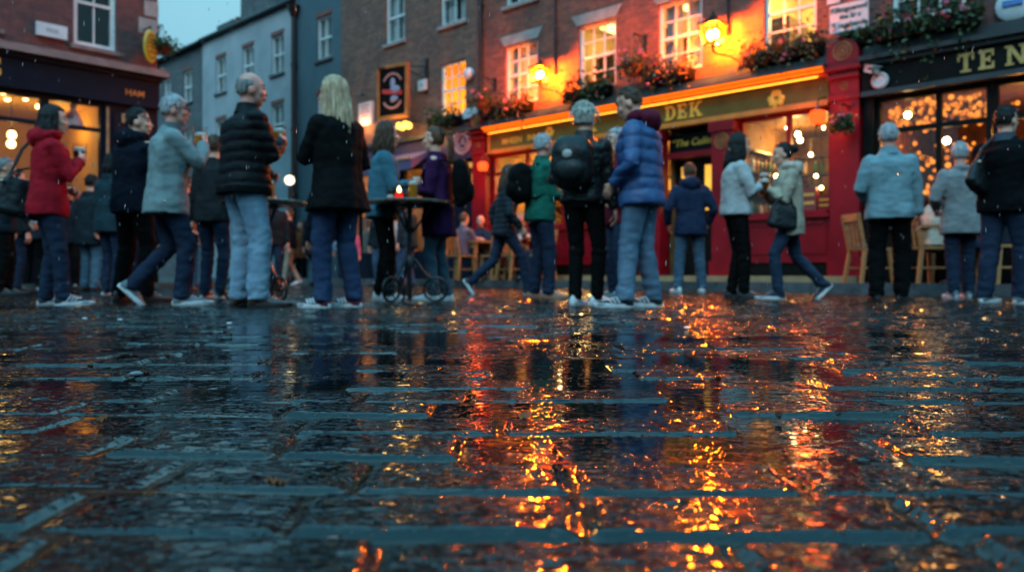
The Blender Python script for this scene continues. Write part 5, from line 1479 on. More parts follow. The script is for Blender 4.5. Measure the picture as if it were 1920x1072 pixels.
    for j in range(nv):
        for i_ in range(nu):
            q = (i_+1) % nu; fs.append((j*nu+i_, j*nu+q, (j+1)*nu+q, (j+1)*nu+i_))
    mb.add(vs, fs)
    ns = {'short': 90, 'bald': 0, 'pixie': 170, 'bun': 30, 'pony': 40, 'long': 120, 'bob': 110}[hs_]
    if far: ns //= 3
    r2 = random.Random(int(px*7+Y*100))
    for k in range(ns):
        az = math.pi+r2.uniform(-1,1)*(2.0 if hs_ in ('long','bob') else 2.6)
        el = r2.uniform(.1,1.45)
        if hs_ in ('long','bob'):
            el = r2.uniform(.35,1.35); L = hl*r2.uniform(.72,1.05); pts = []; n = 9
            for j in range(n):
                t_ = j/(n-1)
                if t_ < .4:
                    e2 = el*(1-t_/.4)-.25*(t_/.4); p = Vector((-.010+.100*1.13*math.cos(e2)*math.cos(az), .082*1.16*math.cos(e2)*math.sin(az), .022+.111*1.13*math.sin(e2)))
                    pts.append(MH @ p)
                else:
                    q = (t_-.4)/.6; base = Vector((-.010+.100*1.12*.97*math.cos(az), .082*1.16*.97*math.sin(az), -.005))
                    o = Vector((math.cos(az),math.sin(az),0))*(.022*math.sin(q*2.2)+.010*math.sin(q*6+k))
                    bw = MH @ base; bw = bw+(Rh.to_3x3() @ o)
                    bk = T(.46,-.14,0)
                    pts.append(bw+Vector((-.035*q*q if hs_ == 'long' else 0, (bk.y-bw.y)*.12*q, -L*q)))
            rr = r2.uniform(.007,.012); mb.tube(pts, [rr*.5]+[rr]*(n-3)+[rr*.7,rr*.25], 5)
        elif hs_ in ('short','pixie'):
            d = Vector((math.cos(el)*math.cos(az), math.cos(el)*math.sin(az), math.sin(el)))
            if hs_ == 'short' and False: continue
            k2 = 1.03 if hs_ == 'short' else 1.14; L = .022 if hs_ == 'short' else .05
            p = Vector((-.010+.100*k2*d.x, .082*k2*d.y, .022+.111*k2*d.z)); tg = (Vector((d.y,-d.x,.2))*r2.uniform(-1,1)+d*.7+Vector((-.2,0,-.6))).normalized()
            mb.tube([MH @ p, MH @ (p+tg*L*.5), MH @ (p+tg*L+Vector((0,0,-L*.35)))], [.006,.005,.001], 5)
        elif hs_ in ('pony','bun'):
            d = Vector((math.cos(el)*math.cos(az), math.cos(el)*math.sin(az), math.sin(el)))
            a_ = Vector((-.010+.106*d.x, .087*d.y, .022+.117*d.z)); c_ = Vector((-.118,0,.045)); m2 = (a_+c_)/2; m2 = Vector((m2.x*1.22, m2.y*1.15, m2.z*1.12))
            mb.tube([MH @ a_, MH @ m2, MH @ c_], [.006,.008,.006], 5)
    if hs_ == 'bun': mb.ball((-.135,0,.05), (.048,.052,.050), 14, 10, MH)
    if hs_ == 'pony':
        for k in range(46):
            a = r2.uniform(-1,1); b_ = r2.uniform(-1,1); L = hl*r2.uniform(.7,1.05)
            p = MH @ Vector((-.115,0,.045)); pts = [p]
            for j in range(1, 7):
                q = j/6; pts.append(p+(Rh.to_3x3() @ Vector((-.075*math.sin(q*2.1)+.02*b_*q, .055*a*math.sin(q*2.4), 0)))+Vector((0,0,.03*math.sin(q*3)-L*q**1.4)))
            mb.tube(pts, [.007,.010,.011,.010,.009,.007,.002], 5)
    mb.build('hair', hm, root, True, None, sc, 70)
    info = {'root': root, 'sc': sc, 'T': lambda h_, x_, y_: T(h_, x_, y_)*sc, 'M': Matrix.Translation(root.location) @ Matrix.Rotation(yw,4,'Z'), 'Y': Y, 'yaw': yw}
    if grip: info['grip'] = info['M'] @ (grip[0]*sc)
    return info

# ------------------------------------------------------------------ pints
BEER = pm('amber_beer', (.85,.30,.02), .12, (.7,.2,.012), 6, trans=.25, ior=1.33)
BEER_DARK = pm('dark_beer', (.16,.045,.01), .12, (.10,.03,.008), 6, trans=.15, ior=1.33)
FOAM = pm('beer_foam', (.82,.76,.68), .8, (.70,.63,.54), 60)
PINT_GLASS = glass_mat('pint_glass_wall', (.93,.93,.93), .05)
_src = {}
def pint(loc, label, fill=.8, group='pint glasses in hands and on tables', dark=False, s=1.0):
    e = empty('pint_glass', loc, rnd.random()*6, label, 'pint', group, s)
    key = (round(fill,2), dark)
    if key not in _src:
        def rad(z_): return .031+.012*z_/.155
        g_ = MB(); prof = [(rad(0),0), (rad(.05),.05), (rad(.11)+.003,.11), (rad(.155),.155), (rad(.155)-.0025,.155), (rad(.11)+.0005,.11), (rad(.01)-.0025,.012), (0,.012)]
        g_.lathe([(0,0)]+prof, 24)
        b_ = MB(); hz = .012+.13*fill; b_.lathe([(0,.0125), (rad(.012)-.003,.0125), (rad(hz*.6)-.003,hz*.6), (rad(hz)-.003,hz), (0,hz)], 22)
        f_ = MB(); f_.lathe([(0,hz+.0005), (rad(hz)-.003,hz+.0005), (rad(hz+.02)-.003,hz+.017), (rad(hz)*.6,hz+.025), (0,hz+.027)], 22)
        _src[key] = (g_.mesh('glass'), b_.mesh('beer'), f_.mesh('foam'))
        for me_ in _src[key]: me_.polygons.foreach_set('use_smooth', [True]*len(me_.polygons)); me_.set_sharp_from_angle(angle=R(40))
    for nm, me_, mt in zip(('glass','beer','foam'), _src[key], (PINT_GLASS, BEER_DARK if dark else BEER, FOAM)): mesh_obj(nm, me_, mt, e)
    return e
def held(p, label, fill=.8, dark=False, s=1.32, dz=-.085):
    pint(p['grip']+Vector((0,0,dz)), label, fill, dark=dark, s=s)

# ------------------------------------------------------------------ bags
def backpack(p, label, mat, w_=.15, h_=.42, zc=.24, xo=-.24, puff=.12, yo=0.0, tilt=0, badge=None, group='backpacks'):
    M = p['M'] @ Matrix.Translation(p['T'](zc, xo, yo)) @ Matrix.Rotation(R(tilt),4,'X')
    e = empty('backpack', M.translation, p['yaw'], label, 'backpack', group)
    Mt = Matrix.Rotation(R(tilt),4,'X')
    mb = MB(); rings = []
    for k in range(13):
        t_ = k/12; z_ = (t_-.5)*h_; f_ = (1-abs(2*t_-1)**3.5)**.5
        f_ = max(f_, .35); r_ = []
        for j in range(20):
            a = 2*math.pi*j/20; c, s = math.cos(a), math.sin(a)
            r_.append(Vector((-.0+puff*f_*math.copysign(abs(c)**.75, c)*(.72 if c > 0 else 1.0), w_*f_**.6*math.copysign(abs(s)**.75, s), z_)))
        rings.append(r_)
    mb.loft(rings); mb = remesh(mb, .014, 3, lambda c: vnoise(c, 12, zc)*.010+vnoise(c, 30, 2)*.004); mb.v = [tuple(Mt @ Vector(q)) for q in mb.v]
    mb.build('bag', mat, e, True, None, 1, 80)
    pk = MB(); pk.ball(Mt @ Vector((-puff*.86,0,-h_*.17)), (.045,w_*.72,h_*.22), 16, 10); pk.build('pocket', mat, e)
    for sg in (-1,1):
        s_ = MB(); s_.tube([Mt @ Vector((.04,sg*.08,h_*.38)), Mt @ Vector((.13,sg*.105,h_*.48)), Mt @ Vector((.26,sg*.12,h_*.42)), Mt @ Vector((.335,sg*.135,h_*.15)), Mt @ Vector((.30,sg*.17,-h_*.2)), Mt @ Vector((.10,sg*.16,-h_*.40)), Mt @ Vector((0,sg*.12,-h_*.42))], [(.006,.022)]*7, 8, ref=(0,0,1)); s_.build('strap', mat, e)
    if badge:
        b_ = MB(); b_.ball(Mt @ Vector((-puff*1.06,.01,h_*.12)), (.012,.038,.034), 12, 8); b_.build('badge', badge, e)
    return e
def handbag(loc, yaw, label, mat, w_=.36, h_=.26, d_=.12, strap=None, group='shoulder bags', roll=0):
    e = empty('handbag', loc, yaw, label, 'handbag', group)
    Mr = Matrix.Rotation(R(roll),4,'Y')
    mb = MB(); rings = []
    for k in range(9):
        t_ = k/8; z_ = (t_-.5)*h_; q = 1-.22*t_; f_ = 1 if 0 < k < 8 else .7
        rings.append([Vector((w_/2*q*f_*math.copysign(abs(math.cos(a))**.6,math.cos(a)), d_/2*(1-.55*t_)*f_*math.copysign(abs(math.sin(a))**.7,math.sin(a)), z_+.02*math.cos(a)**2*t_)) for a in (2*math.pi*j/22 for j in range(22))])
    mb.loft(rings); mb = remesh(mb, .012, 3, lambda c: vnoise(c, 11, 1)*.010+vnoise(c, 28, 2)*.004); mb.v = [tuple(Mr @ Vector(q)) for q in mb.v]; mb.build('bag', mat, e, True, None, 1, 80)
    for sg in (-1,1):
        s_ = MB(); s_.tube([Mr @ Vector((-w_*.30,sg*.03,h_*.42)), Mr @ Vector((-w_*.2,sg*.028,h_*.75)), Mr @ Vector((0,sg*.02,h_*.9)), Mr @ Vector((w_*.2,sg*.028,h_*.75)), Mr @ Vector((w_*.30,sg*.03,h_*.42))], .008, 7); s_.build('handle', mat, e)
        r_ = MB(); r_.ball(Mr @ Vector((sg*w_*.38,-.055*0-d_*.3,h_*.36)), .016, 10, 7); r_.build('ring', pm('brass_ring', (.6,.45,.3), .3, metal=.8), e)
    if strap:
        s_ = MB(); s_.tube(strap, [(.005,.016)]*len(strap), 8, ref=(0,0,1)); s_.build('strap', mat, e)
    return e
# ------------------------------------------------------------------ the crowd
SW = RUBBER
C = cloth
p1 = person('woman in a red hooded coat with long dark hair and black shoulder bag', 90, 6.36, 1.63, 38, hyaw=-14, face=True,
    feet={'L': (.00,.11,0,6,0), 'R': (.10,-.12,0,-22,0)}, hands={'R': ((.24,-.06,1.29),'hold'), 'L': ((.18,.16,1.02),'rest')},
    top=dict(mat=C('red_coat_cloth', (.40,.010,.022), (.24,.006,.012)), hem=-.17, style='hood', flare=1.02, hoodmat=C('red_coat_cloth', (0,0,0)), tk=1), legs=(DENIM['dark'], 1.06), shoes=(SHOE['navy'], SW, RUBBER), hair=('long','black',.20), bulk=1.08)
held(p1, 'pint of dark beer held by the woman in the red hooded coat', .7, True)
p2 = person('man in a navy hooded jacket, black trousers and brown boots behind the white haired man', 250, 7.06, 1.76, 62, hyaw=-45, face=True,
    feet={'L': (-.05,.12,0,10,0), 'R': (.05,-.10,0,-10,0)}, hands={'R': ((.28,-.02,1.08),'rest'), 'L': ((.25,.1,1.05),'rest')},
    top=dict(mat=C('navy_jacket_cloth', (.006,.008,.016), (.0035,.005,.009)), hem=-.16, style='hood', hoodmat=C('navy_jacket_cloth', (0,0,0))), legs=(BLACK_CLOTH, 1.12), shoes=(SHOE['brown'], DARK_RUBBER, None), hair=('short','black'), bulk=1.12)
p3 = person('white haired man in a grey green jacket and dark jeans mid stride', 313, 6.36, 1.74, 30, hyaw=-12, face=True, glasses=True, ph=.925, lean=3, skin=SKIN_RED,
    feet={'L': (-.25,.09,0,4,46), 'R': (.10,-.09,0,-4,0)}, hands={'R': ((.28,-.05,1.34),'hold'), 'L': ((.10,.25,.9),'hang')},
    top=dict(mat=C('sage_jacket_cloth', (.22,.27,.27), (.13,.17,.175)), hem=-.19, flare=1.08, trim=None, collar=C('sage_dark_collar', (.12,.15,.155))), legs=(DENIM['dark'], 1.08), shoes=(SHOE['grey'], SW, None), hair=('short','white'), bulk=1.14)
held(p3, 'pint of amber beer held up by the white haired man mid stride', .62)
p4 = person('bald man in a black quilted jacket and pale jeans seen from behind', 458, 6.0, 1.81, 42, hyaw=-16, face=True, skin=SKIN_RED,
    feet={'L': (.02,.14,0,4,0), 'R': (.06,-.10,0,-28,0)}, hands={'R': ((.27,-.05,1.25),'hold'), 'L': ((.22,.14,1.02),'rest')},
    top=dict(mat=pm('black_quilt', (.0065,.0065,.008), .55, (.004,.004,.005), 9, bump=.3, bscale=150, spec=.14), hem=-.10, style='puffer', quilt=.075, collar=pm('black_quilt', (0,0,0)), trim=BLACK_CLOTH), legs=(DENIM['light'], 1.28), shoes=(SHOE['brown'], DARK_RUBBER, None), hair=('bald','grey'), bulk=1.22)
held(p4, 'pint of amber beer held out by the bald man', .8)
p4b = person('dark clothed person in dark jeans standing half hidden behind the bald man', 398, 8.1, 1.70, 75, 
    feet={'L': (.0,.09,0,0,0), 'R': (.02,-.09,0,-12,0)}, top=dict(mat=C('charcoal_cloth', (.022,.022,.025)), hem=-.14), legs=(DENIM['dark'], 1.0), shoes=(SHOE['black'], SW, None), hair=('short','brown'))
p5 = person('blonde woman in a long black coat, blue jeans and maroon trainers', 634, 5.88, 1.745, 142, hyaw=22, face=True, hpitch=2,
    feet={'L': (.05,.10,0,12,0), 'R': (-.02,-.14,0,14,0)}, hands={'L': ((.25,.05,1.30),'hold'), 'R': ((.20,-.12,1.05),'rest')},
    top=dict(mat=C('black_wool', (.006,.0055,.006), (.0035,.0035,.0035)), hem=-.22, flare=1.28, style='coat', thick=1.12), legs=(DENIM['dark'] if False else cloth('blue_denim', (.035,.058,.12), (.018,.030,.068), nscale=4, bump=.3), 1.12), shoes=(SHOE['maroon'], SW, RUBBER), hair=('long','blonde',.30), bulk=.94)
held(p5, 'half empty pint held by the blonde woman in black', .45)
p6_ = person('brown haired woman in a teal denim jacket and black trousers at the high table', 716, 7.35, 1.69, 12, hyaw=6, face=True, lean=3,
    feet={'L': (-.02,.10,0,0,0), 'R': (.05,-.12,0,-8,0)}, hands={'R': ((.30,-.06,1.14),'hold'), 'L': ((.25,.1,1.05),'rest')},
    top=dict(mat=C('teal_jacket_denim', (.055,.15,.20), (.03,.09,.125), nscale=5), hem=-.15, collar=C('teal_jacket_denim', (0,0,0)), flare=1.04), legs=(BLACK_CLOTH, .95), shoes=(SHOE['white'], SW, None), hair=('bob','brown',.20), bulk=1.06)
held(p6_, 'pint held by the woman in the teal denim jacket', .6)
p7 = person('fair haired woman in a purple coat and teal jeans facing the high table', 822, 7.3, 1.63, 172, hyaw=-4, face=True,
    feet={'L': (.03,.09,0,6,0), 'R': (-.06,-.12,0,8,0)}, hands={'L': ((.24,.05,1.12),'rest'), 'R': ((.24,-.06,1.14),'rest')},
    top=dict(mat=C('purple_coat_cloth', (.045,.010,.050), (.022,.005,.026)), hem=-.30, style='coat', flare=1.12, quilt=None), legs=(DENIM['teal'], .96), shoes=(SHOE['white'], SW, None), hair=('pony','auburn',.30), bulk=1.04)
backpack(p7, 'slim black backpack hanging from the purple coated woman', BLACK_CLOTH, .12, .44, .22, -.24, .10, yo=.03, tilt=-6)
p8 = person('long haired woman in a dark padded jacket striding past the pub tables', 945, 9.4, 1.62, 12, face=True, ph=.89, lean=6, hyaw=-2,
    feet={'L': (-.42,.08,0,0,58), 'R': (.30,-.08,0,0,-9)}, hands={'R': ((.18,-.22,.86),'hang'), 'L': ((-.05,.26,.84),'hang')},
    top=dict(mat=C('dark_padded_cloth', (.022,.028,.036), (.010,.014,.018), .5), hem=-.14, style='puffer', quilt=.07), legs=(DENIM['dark'], .95), shoes=(SHOE['black'], SW, None), hair=('long','brown',.26), bulk=1.02)
p9 = person('grey haired man in a green jacket carrying a black backpack', 1012, 8.0, 1.69, 20, hyaw=8, face=True, skin=SKIN_RED,
    feet={'L': (-.03,.11,0,4,0), 'R': (.06,-.10,0,-10,0)}, hands={'R': ((.28,-.02,1.10),'rest'), 'L': ((.25,.1,1.1),'rest')},
    top=dict(mat=C('green_jacket_cloth', (.014,.125,.088), (.008,.07,.05)), hem=-.13, collar=C('green_jacket_cloth', (0,0,0)), shirt=C('white_shirt_cloth', (.5,.5,.54))), legs=(DENIM['dark'], 1.08), shoes=(SHOE['tan'], SHOE['tan'], None), hair=('short','white'), bulk=1.1)
backpack(p9, 'plain black backpack on the back of the man in green', BLACK_CLOTH, .15, .40, .26, -.22, .13)
p10 = person('short haired platinum blonde woman in a black leather jacket and white trainers', 1094, 6.2, 1.61, 72, hyaw=-16,
    feet={'L': (.02,.08,0,-10,0), 'R': (.07,-.10,0,-48,0)}, hands={'R': ((.06,-.27,.80),'hang'), 'L': ((.24,.14,1.1),'rest')},
    top=dict(mat=pm('black_leather', (.008,.010,.011), .42, (.005,.006,.006), 10, bump=.5, bscale=60, spec=.3), hem=-.06, leather=True, collar=pm('black_leather', (0,0,0))), legs=(BLACK_CLOTH, .98), shoes=(SHOE['white'], SW, None), hair=('pixie','platinum'), bulk=1.06)
backpack(p10, 'black leather backpack with a round pale badge on the platinum blonde woman', pm('bag_leather', (.012,.014,.015), .42, (.007,.008,.008), 8, bump=.4, bscale=60, spec=.3), .165, .40, .26, -.21, .12, yo=.05, badge=pm('pale_badge', (.5,.46,.42), .4))
p11 = person('white haired drinker in a maroon coat raising a pint to the mouth', 1160, 7.84, 1.70, 205, face=True, hpitch=-6, 
    feet={'L': (.03,.10,0,10,0), 'R': (-.02,-.12,0,-10,0)}, hands={'R': ((.20,-.03,1.47),'hold'), 'L': ((.16,.2,1.0),'rest')},
    top=dict(mat=C('maroon_coat_cloth', (.13,.010,.028), (.08,.006,.018)), hem=-.18, style='coat'), legs=(DENIM['dark'], 1.02), shoes=(SHOE['teal'], SHOE['teal'], None), hair=('pixie','white'), bulk=1.04)
held(p11, 'pint of amber beer tipped towards the drinker in maroon', .55)
p12 = person('tall man in a blue padded jacket with maroon hood, jeans and black trainers', 1203, 5.95, 1.70, 152, hyaw=10, hpitch=22, face=True,
    feet={'L': (.10,.10,0,22,0), 'R': (-.06,-.12,0,24,0)}, hands={'L': ((.17,.20,.95),'pocket'), 'R': ((.17,-.2,.95),'pocket')},
    top=dict(mat=pm('blue_padded_nylon', (.035,.085,.22), .5, (.02,.05,.14), 6, bump=.2, bscale=120, ), hem=-.16, style='puffer', quilt=.10, flare=1.04, hoodmat=C('maroon_hood_cloth', (.13,.012,.03), (.08,.008,.02))), legs=(cloth('washed_denim', (.15,.22,.30), (.045,.075,.12), nscale=5, stretch=(1,1,.35), bump=.3), 1.16), shoes=(SHOE['black'], SW, RUBBER), hair=('short','brown'), bulk=1.16)
p13 = person('man in a navy jacket and jeans facing the pub doorway, seen from behind', 1294, 10.5, 1.75, 90,
    feet={'L': (.0,.16,0,10,0), 'R': (.0,-.16,0,-12,0)}, hands={'R': ((.12,-.27,.92),'pocket'), 'L': ((.12,.27,.92),'pocket')},
    top=dict(mat=C('dusk_navy_cloth', (.018,.028,.060), (.010,.016,.036)), hem=-.18, style='hood', hoodmat=C('dusk_navy_cloth', (0,0,0))), legs=(cloth('blue_grey_denim', (.07,.12,.17), (.035,.065,.10), nscale=4), 1.1), shoes=(SHOE['white'], SW, None), hair=('short','auburn'), bulk=1.16)
p14 = person('dark haired woman in a pale grey sweater and black leggings holding a pint', 1380, 7.95, 1.68, -2, hyaw=4, face=True, lean=1,
    feet={'L': (-.03,.07,0,0,0), 'R': (.06,-.08,0,-8,0)}, hands={'R': ((.27,-.08,1.22),'hold'), 'L': ((.24,.05,1.15),'rest')},
    top=dict(mat=C('pale_grey_knit', (.46,.45,.44), (.33,.32,.32), nscale=9), hem=-.07, style='sweater'), legs=(BLACK_CLOTH, .94), shoes=(SHOE['black'], DARK_RUBBER, None), hair=('long','black',.24), bulk=1.12)
held(p14, 'pint of dark beer held by the woman in the grey sweater', .75, True)
p15 = person('woman in a beige hooded jacket with dark tied hair stepping towards her friend', 1480, 7.8, 1.60, 176, hyaw=-2, face=True, ph=.91, lean=3, hpitch=6,
    feet={'L': (.14,.07,0,0,0), 'R': (-.38,-.08,0,0,44)}, hands={'L': ((.24,.06,1.20),'rest'), 'R': ((.25,-.06,1.20),'hold')},
    top=dict(mat=C('beige_jacket_cloth', (.42,.34,.26), (.28,.22,.17)), hem=-.22, style='hood', hoodmat=C('beige_hood_cloth', (.52,.40,.33))), legs=(DENIM['dark'] if False else cloth('ink_denim', (.03,.05,.085), (.016,.027,.05), nscale=4), .98), shoes=(SHOE['navy'], SW, None), hair=('bun','black'), bulk=1.04)
held(p15, 'pint held by the woman in the beige jacket', .7, True)
p16 = person('white haired man in a blue grey jacket and black trousers seen from behind', 1668, 7.25, 1.66, 80, hyaw=-8, skin=SKIN_RED,
    feet={'L': (.0,.12,0,0,0), 'R': (.05,-.12,0,-42,0)}, hands={'R': ((.05,-.30,.78),'hang'), 'L': ((.2,.16,1.0),'rest')},
    top=dict(mat=C('blue_grey_jacket_cloth', (.20,.29,.32), (.13,.20,.225)), hem=-.15, flare=1.06, collar=C('blue_grey_jacket_cloth', (0,0,0))), legs=(BLACK_CLOTH, 1.25), shoes=(SHOE['black'], DARK_RUBBER, None), hair=('short','white'), bulk=1.16)
p18 = person('white haired man in a mid grey coat standing near the right hand tables', 1802, 8.3, 1.66, 85, hyaw=-30, skin=SKIN_RED,
    feet={'L': (-.05,.10,0,0,0), 'R': (.06,-.10,0,-10,0)}, hands={'L': ((.20,.18,1.0),'rest'), 'R': ((.2,-.2,.98),'rest')},
    top=dict(mat=C('grey_wool', (.22,.22,.22), (.15,.15,.155)), hem=-.24, style='coat', flare=1.08), legs=(DENIM['dark'], 1.06), shoes=(SHOE['grey'], SW, None), hair=('short','white'), bulk=1.08)
p19 = person('dark haired man in a black jacket with a black bag at the right edge', 1884, 6.68, 1.69, 32, hyaw=-10, face=True, glasses=True, lean=-1,
    feet={'L': (-.14,.10,0,0,0), 'R': (.04,-.11,0,-16,0)}, hands={'R': ((.26,-.12,1.1),'rest'), 'L': ((.22,.12,1.1),'rest')},
    top=dict(mat=C('jet_jacket_cloth', (.005,.005,.006), (.003,.003,.004)), hem=-.14, collar=C('grey_blue_collar', (.07,.08,.10))), legs=(DENIM['dark'], 1.18), shoes=(SHOE['grey'], SW, None), hair=('short','black'), bulk=1.16)
p20 = person('grey haired person in dark clothes at the left edge holding a phone', 4, 9.2, 1.62, 20, face=True, hair=('short','grey'), hands={'R': ((.34,-.12,.92),'rest')},
    top=dict(mat=C('ink_cloth', (.016,.022,.030)), hem=-.15), legs=(BLACK_CLOTH, 1.1), shoes=(SHOE['black'], DARK_RUBBER, None), bulk=1.1)
p21 = person('dark coated person with a tan shoulder bag standing beyond the red coat', 168, 11.2, 1.68, 80, hair=('short','black'),
    top=dict(mat=C('dark_slate_cloth', (.020,.027,.034)), hem=-.26, style='coat'), legs=(cloth('grey_blue_denim', (.12,.18,.23), (.07,.11,.15)), 1.15), shoes=(SHOE['black'], DARK_RUBBER, None), bulk=1.12)
p22 = person('person in a dark teal coat and dark jeans beside the navy jacketed man', 208, 9.3, 1.69, 70, hair=('bob','black',.12),
    top=dict(mat=C('dark_teal_cloth', (.020,.040,.050)), hem=-.18, style='coat'), legs=(DENIM['dark'], 1.1), shoes=(SHOE['navy'], SW, None), bulk=1.1)
FG = 'people far down the lane'
p30 = person('distant person in a navy top and cream trousers beyond the left high table', 545, 17.2, 1.68, 200, far=True, face=True, hair=('short','brown'), feet={'L': (.16,.08,0,0,0), 'R': (-.18,-.08,0,0,20)}, top=dict(mat=C('navy_jacket_cloth', (0,0,0)), hem=-.12), legs=(cloth('cream_cotton', (.42,.34,.26)), 1.0), shoes=(SHOE['white'], SW, None), group=FG)
p31 = person('distant person in a long dark coat and jeans seen between the high tables', 590, 16.6, 1.72, 80, far=True, hair=('short','black'), top=dict(mat=C('charcoal_cloth', (0,0,0)), hem=-.30, style='coat'), legs=(DENIM['teal'], 1.1), shoes=(SHOE['black'], DARK_RUBBER, None), group=FG, bulk=1.15)
p32 = person('distant child in a pink top beyond the blonde woman', 660, 17.5, 1.35, 255, far=True, face=True, hair=('pony','brown',.2), top=dict(mat=C('pink_fleece', (.62,.13,.22)), hem=-.1), legs=(DENIM['mid'], 1.0), shoes=(SHOE['white'], SW, None), group=FG)
p33 = person('distant person in a sky blue jacket beyond the blonde woman', 645, 19.0, 1.62, 100, far=True, hair=('bob','auburn',.15), top=dict(mat=C('sky_fleece', (.16,.42,.60)), hem=-.12), legs=(DENIM['dark'], 1.0), shoes=(SHOE['brown'], DARK_RUBBER, None), group=FG)
p34 = person('distant person in a white jacket seen under the right high table', 742, 18.0, 1.66, 110, far=True, hair=('short','brown'), top=dict(mat=C('white_shirt_cloth', (0,0,0)), hem=-.12), legs=(DENIM['mid'], 1.0), shoes=(SHOE['white'], SW, None), group=FG)
p35 = person('distant person in a dark jacket seen left of the left high table', 500, 18.5, 1.70, 260, far=True, face=True, hair=('short','black'), top=dict(mat=C('dark_slate_cloth', (0,0,0)), hem=-.14), legs=(BLACK_CLOTH, 1.0), shoes=(SHOE['black'], DARK_RUBBER, None), group=FG)
p36 = person('distant person in a rust coloured coat down the lane', 566, 21.0, 1.66, 250, far=True, face=True, hair=('long','brown',.2), top=dict(mat=C('rust_wool', (.25,.07,.03)), hem=-.25, style='coat'), legs=(BLACK_CLOTH, 1.0), shoes=(SHOE['brown'], DARK_RUBBER, None), group=FG)
p37 = person('distant person in dark clothes standing in front of the mauve awning', 712, 16.0, 1.72, 230, far=True, face=True, hair=('short','brown'), top=dict(mat=C('dark_padded_cloth', (0,0,0)), hem=-.15), legs=(DENIM['mid'], 1.0), shoes=(SHOE['black'], DARK_RUBBER, None), group=FG)
p38 = person('distant person in black at the far left beside the shop window', 62, 12.2, 1.7, 100, far=True, hair=('short','black'), top=dict(mat=C('ink_cloth', (0,0,0)), hem=-.15), legs=(BLACK_CLOTH, 1.0), shoes=(SHOE['black'], SW, None), group=FG)
for k, (lab, px, Y, yw, mt, hr, lg) in enumerate((
    ('person in a charcoal coat standing deep in the crowd left of the red coat', 26, 10.4, 60, C('charcoal_cloth', (0,0,0)), ('short','black'), DENIM['dark']),
    ('person in a black jacket with brown hair between the red coat and the navy jacket', 128, 12.6, 300, C('ink_cloth', (0,0,0)), ('short','brown'), BLACK_CLOTH),
    ('person in a slate jacket far behind the white haired walker', 352, 13.5, 100, C('dark_slate_cloth', (0,0,0)), ('bob','black',.12), DENIM['mid']),
    ('person in dark clothes far behind the navy jacketed man', 286, 14.5, 250, C('navy_jacket_cloth', (0,0,0)), ('short','grey'), BLACK_CLOTH),
    ('person in an oatmeal jumper far down the lane beyond the denim jacket', 690, 20.0, 200, C('oatmeal_knit', (.40,.33,.26)), ('long','brown',.2), DENIM['mid']),
    ('person in a dark red coat far down the lane left of the blonde woman', 528, 20.5, 120, C('deep_red_jumper', (.2,.02,.03)), ('short','black'), DENIM['dark']),
    ('person in a black anorak just beyond the left high table', 513, 13.8, 280, C('charcoal_cloth', (0,0,0)), ('short','brown'), DENIM['dark']),
    ('person in black seen between the white haired walker and the bald man', 345, 11.4, 70, C('ink_cloth', (0,0,0)), ('short','black'), BLACK_CLOTH),
    ('person in a dark coat seen between the bald man and the left high table', 474, 12.2, 290, C('charcoal_cloth', (0,0,0)), ('bob','brown',.12), BLACK_CLOTH),
    ('person in a navy coat just left of the blonde woman', 604, 13.2, 95, C('navy_jacket_cloth', (0,0,0)), ('short','grey'), DENIM['dark']),
    ('person in a teal anorak standing beyond the right high table', 765, 14.8, 150, C('dark_teal_cloth', (0,0,0)), ('bob','auburn',.15), DENIM['mid']))):
    person(lab, px, Y, 1.66+.03*(k%3), yw, far=True, face=True, hair=hr, top=dict(mat=mt, hem=-.16-.03*(k%3)), legs=(lg, 1.05), shoes=(SHOE['black'], DARK_RUBBER, None), bulk=1.08, group=FG)
# seated drinkers on the pavement
def seated(label, px, Y, yaw, mat, hair, legs=None, **kw):
    return person(label, px, Y, kw.pop('H', 1.68), yaw, ph=.53, lean=kw.pop('lean', 4), zg=PAVE, feet={'L': (.43,.12,0,0,0), 'R': (.38,-.12,0,0,0)}, hands=kw.pop('hands', {'R': ((.36,-.08,.80),'rest'), 'L': ((.36,.10,.80),'rest')}),
        top=dict(mat=mat, hem=-.04), legs=(legs or DENIM['dark'], 1.05), shoes=(SHOE['black'], DARK_RUBBER, None), hair=hair, group='drinkers seated outside the pub', far=kw.pop('far', True), face=True, **kw)
s1 = seated('grey haired man in a cream jumper seated at the right hand pavement table', 1750, 9.95, 8, C('cream_jumper', (.55,.47,.38)), ('short','grey'), skin=SKIN_RED)
s2 = seated('person in a mauve grey jumper seated with back to the lane at a pine table', 866, 14.75, 50, C('mauve_jumper', (.13,.10,.13)), ('short','auburn'))
s3 = seated('pink faced man in a dark blue coat seated facing the lane', 902, 15.5, 265, C('ink_blue_coat', (.02,.035,.07)), ('bald','grey'), skin=SKIN_RED)
s4 = seated('person with a red face in dark clothes seated behind the striding woman', 980, 15.0, 235, C('dark_slate_cloth', (0,0,0)), ('short','grey'), skin=SKIN_RED)
s5 = seated('person in a deep red jumper seated beside the second pine table', 1012, 14.2, 230, C('deep_red_jumper', (.2,.02,.03)), ('short','brown'))
s6 = seated('shadowed person in black seated at the far right table', 1872, 9.3, 160, C('ink_cloth', (0,0,0)), ('short','black'))

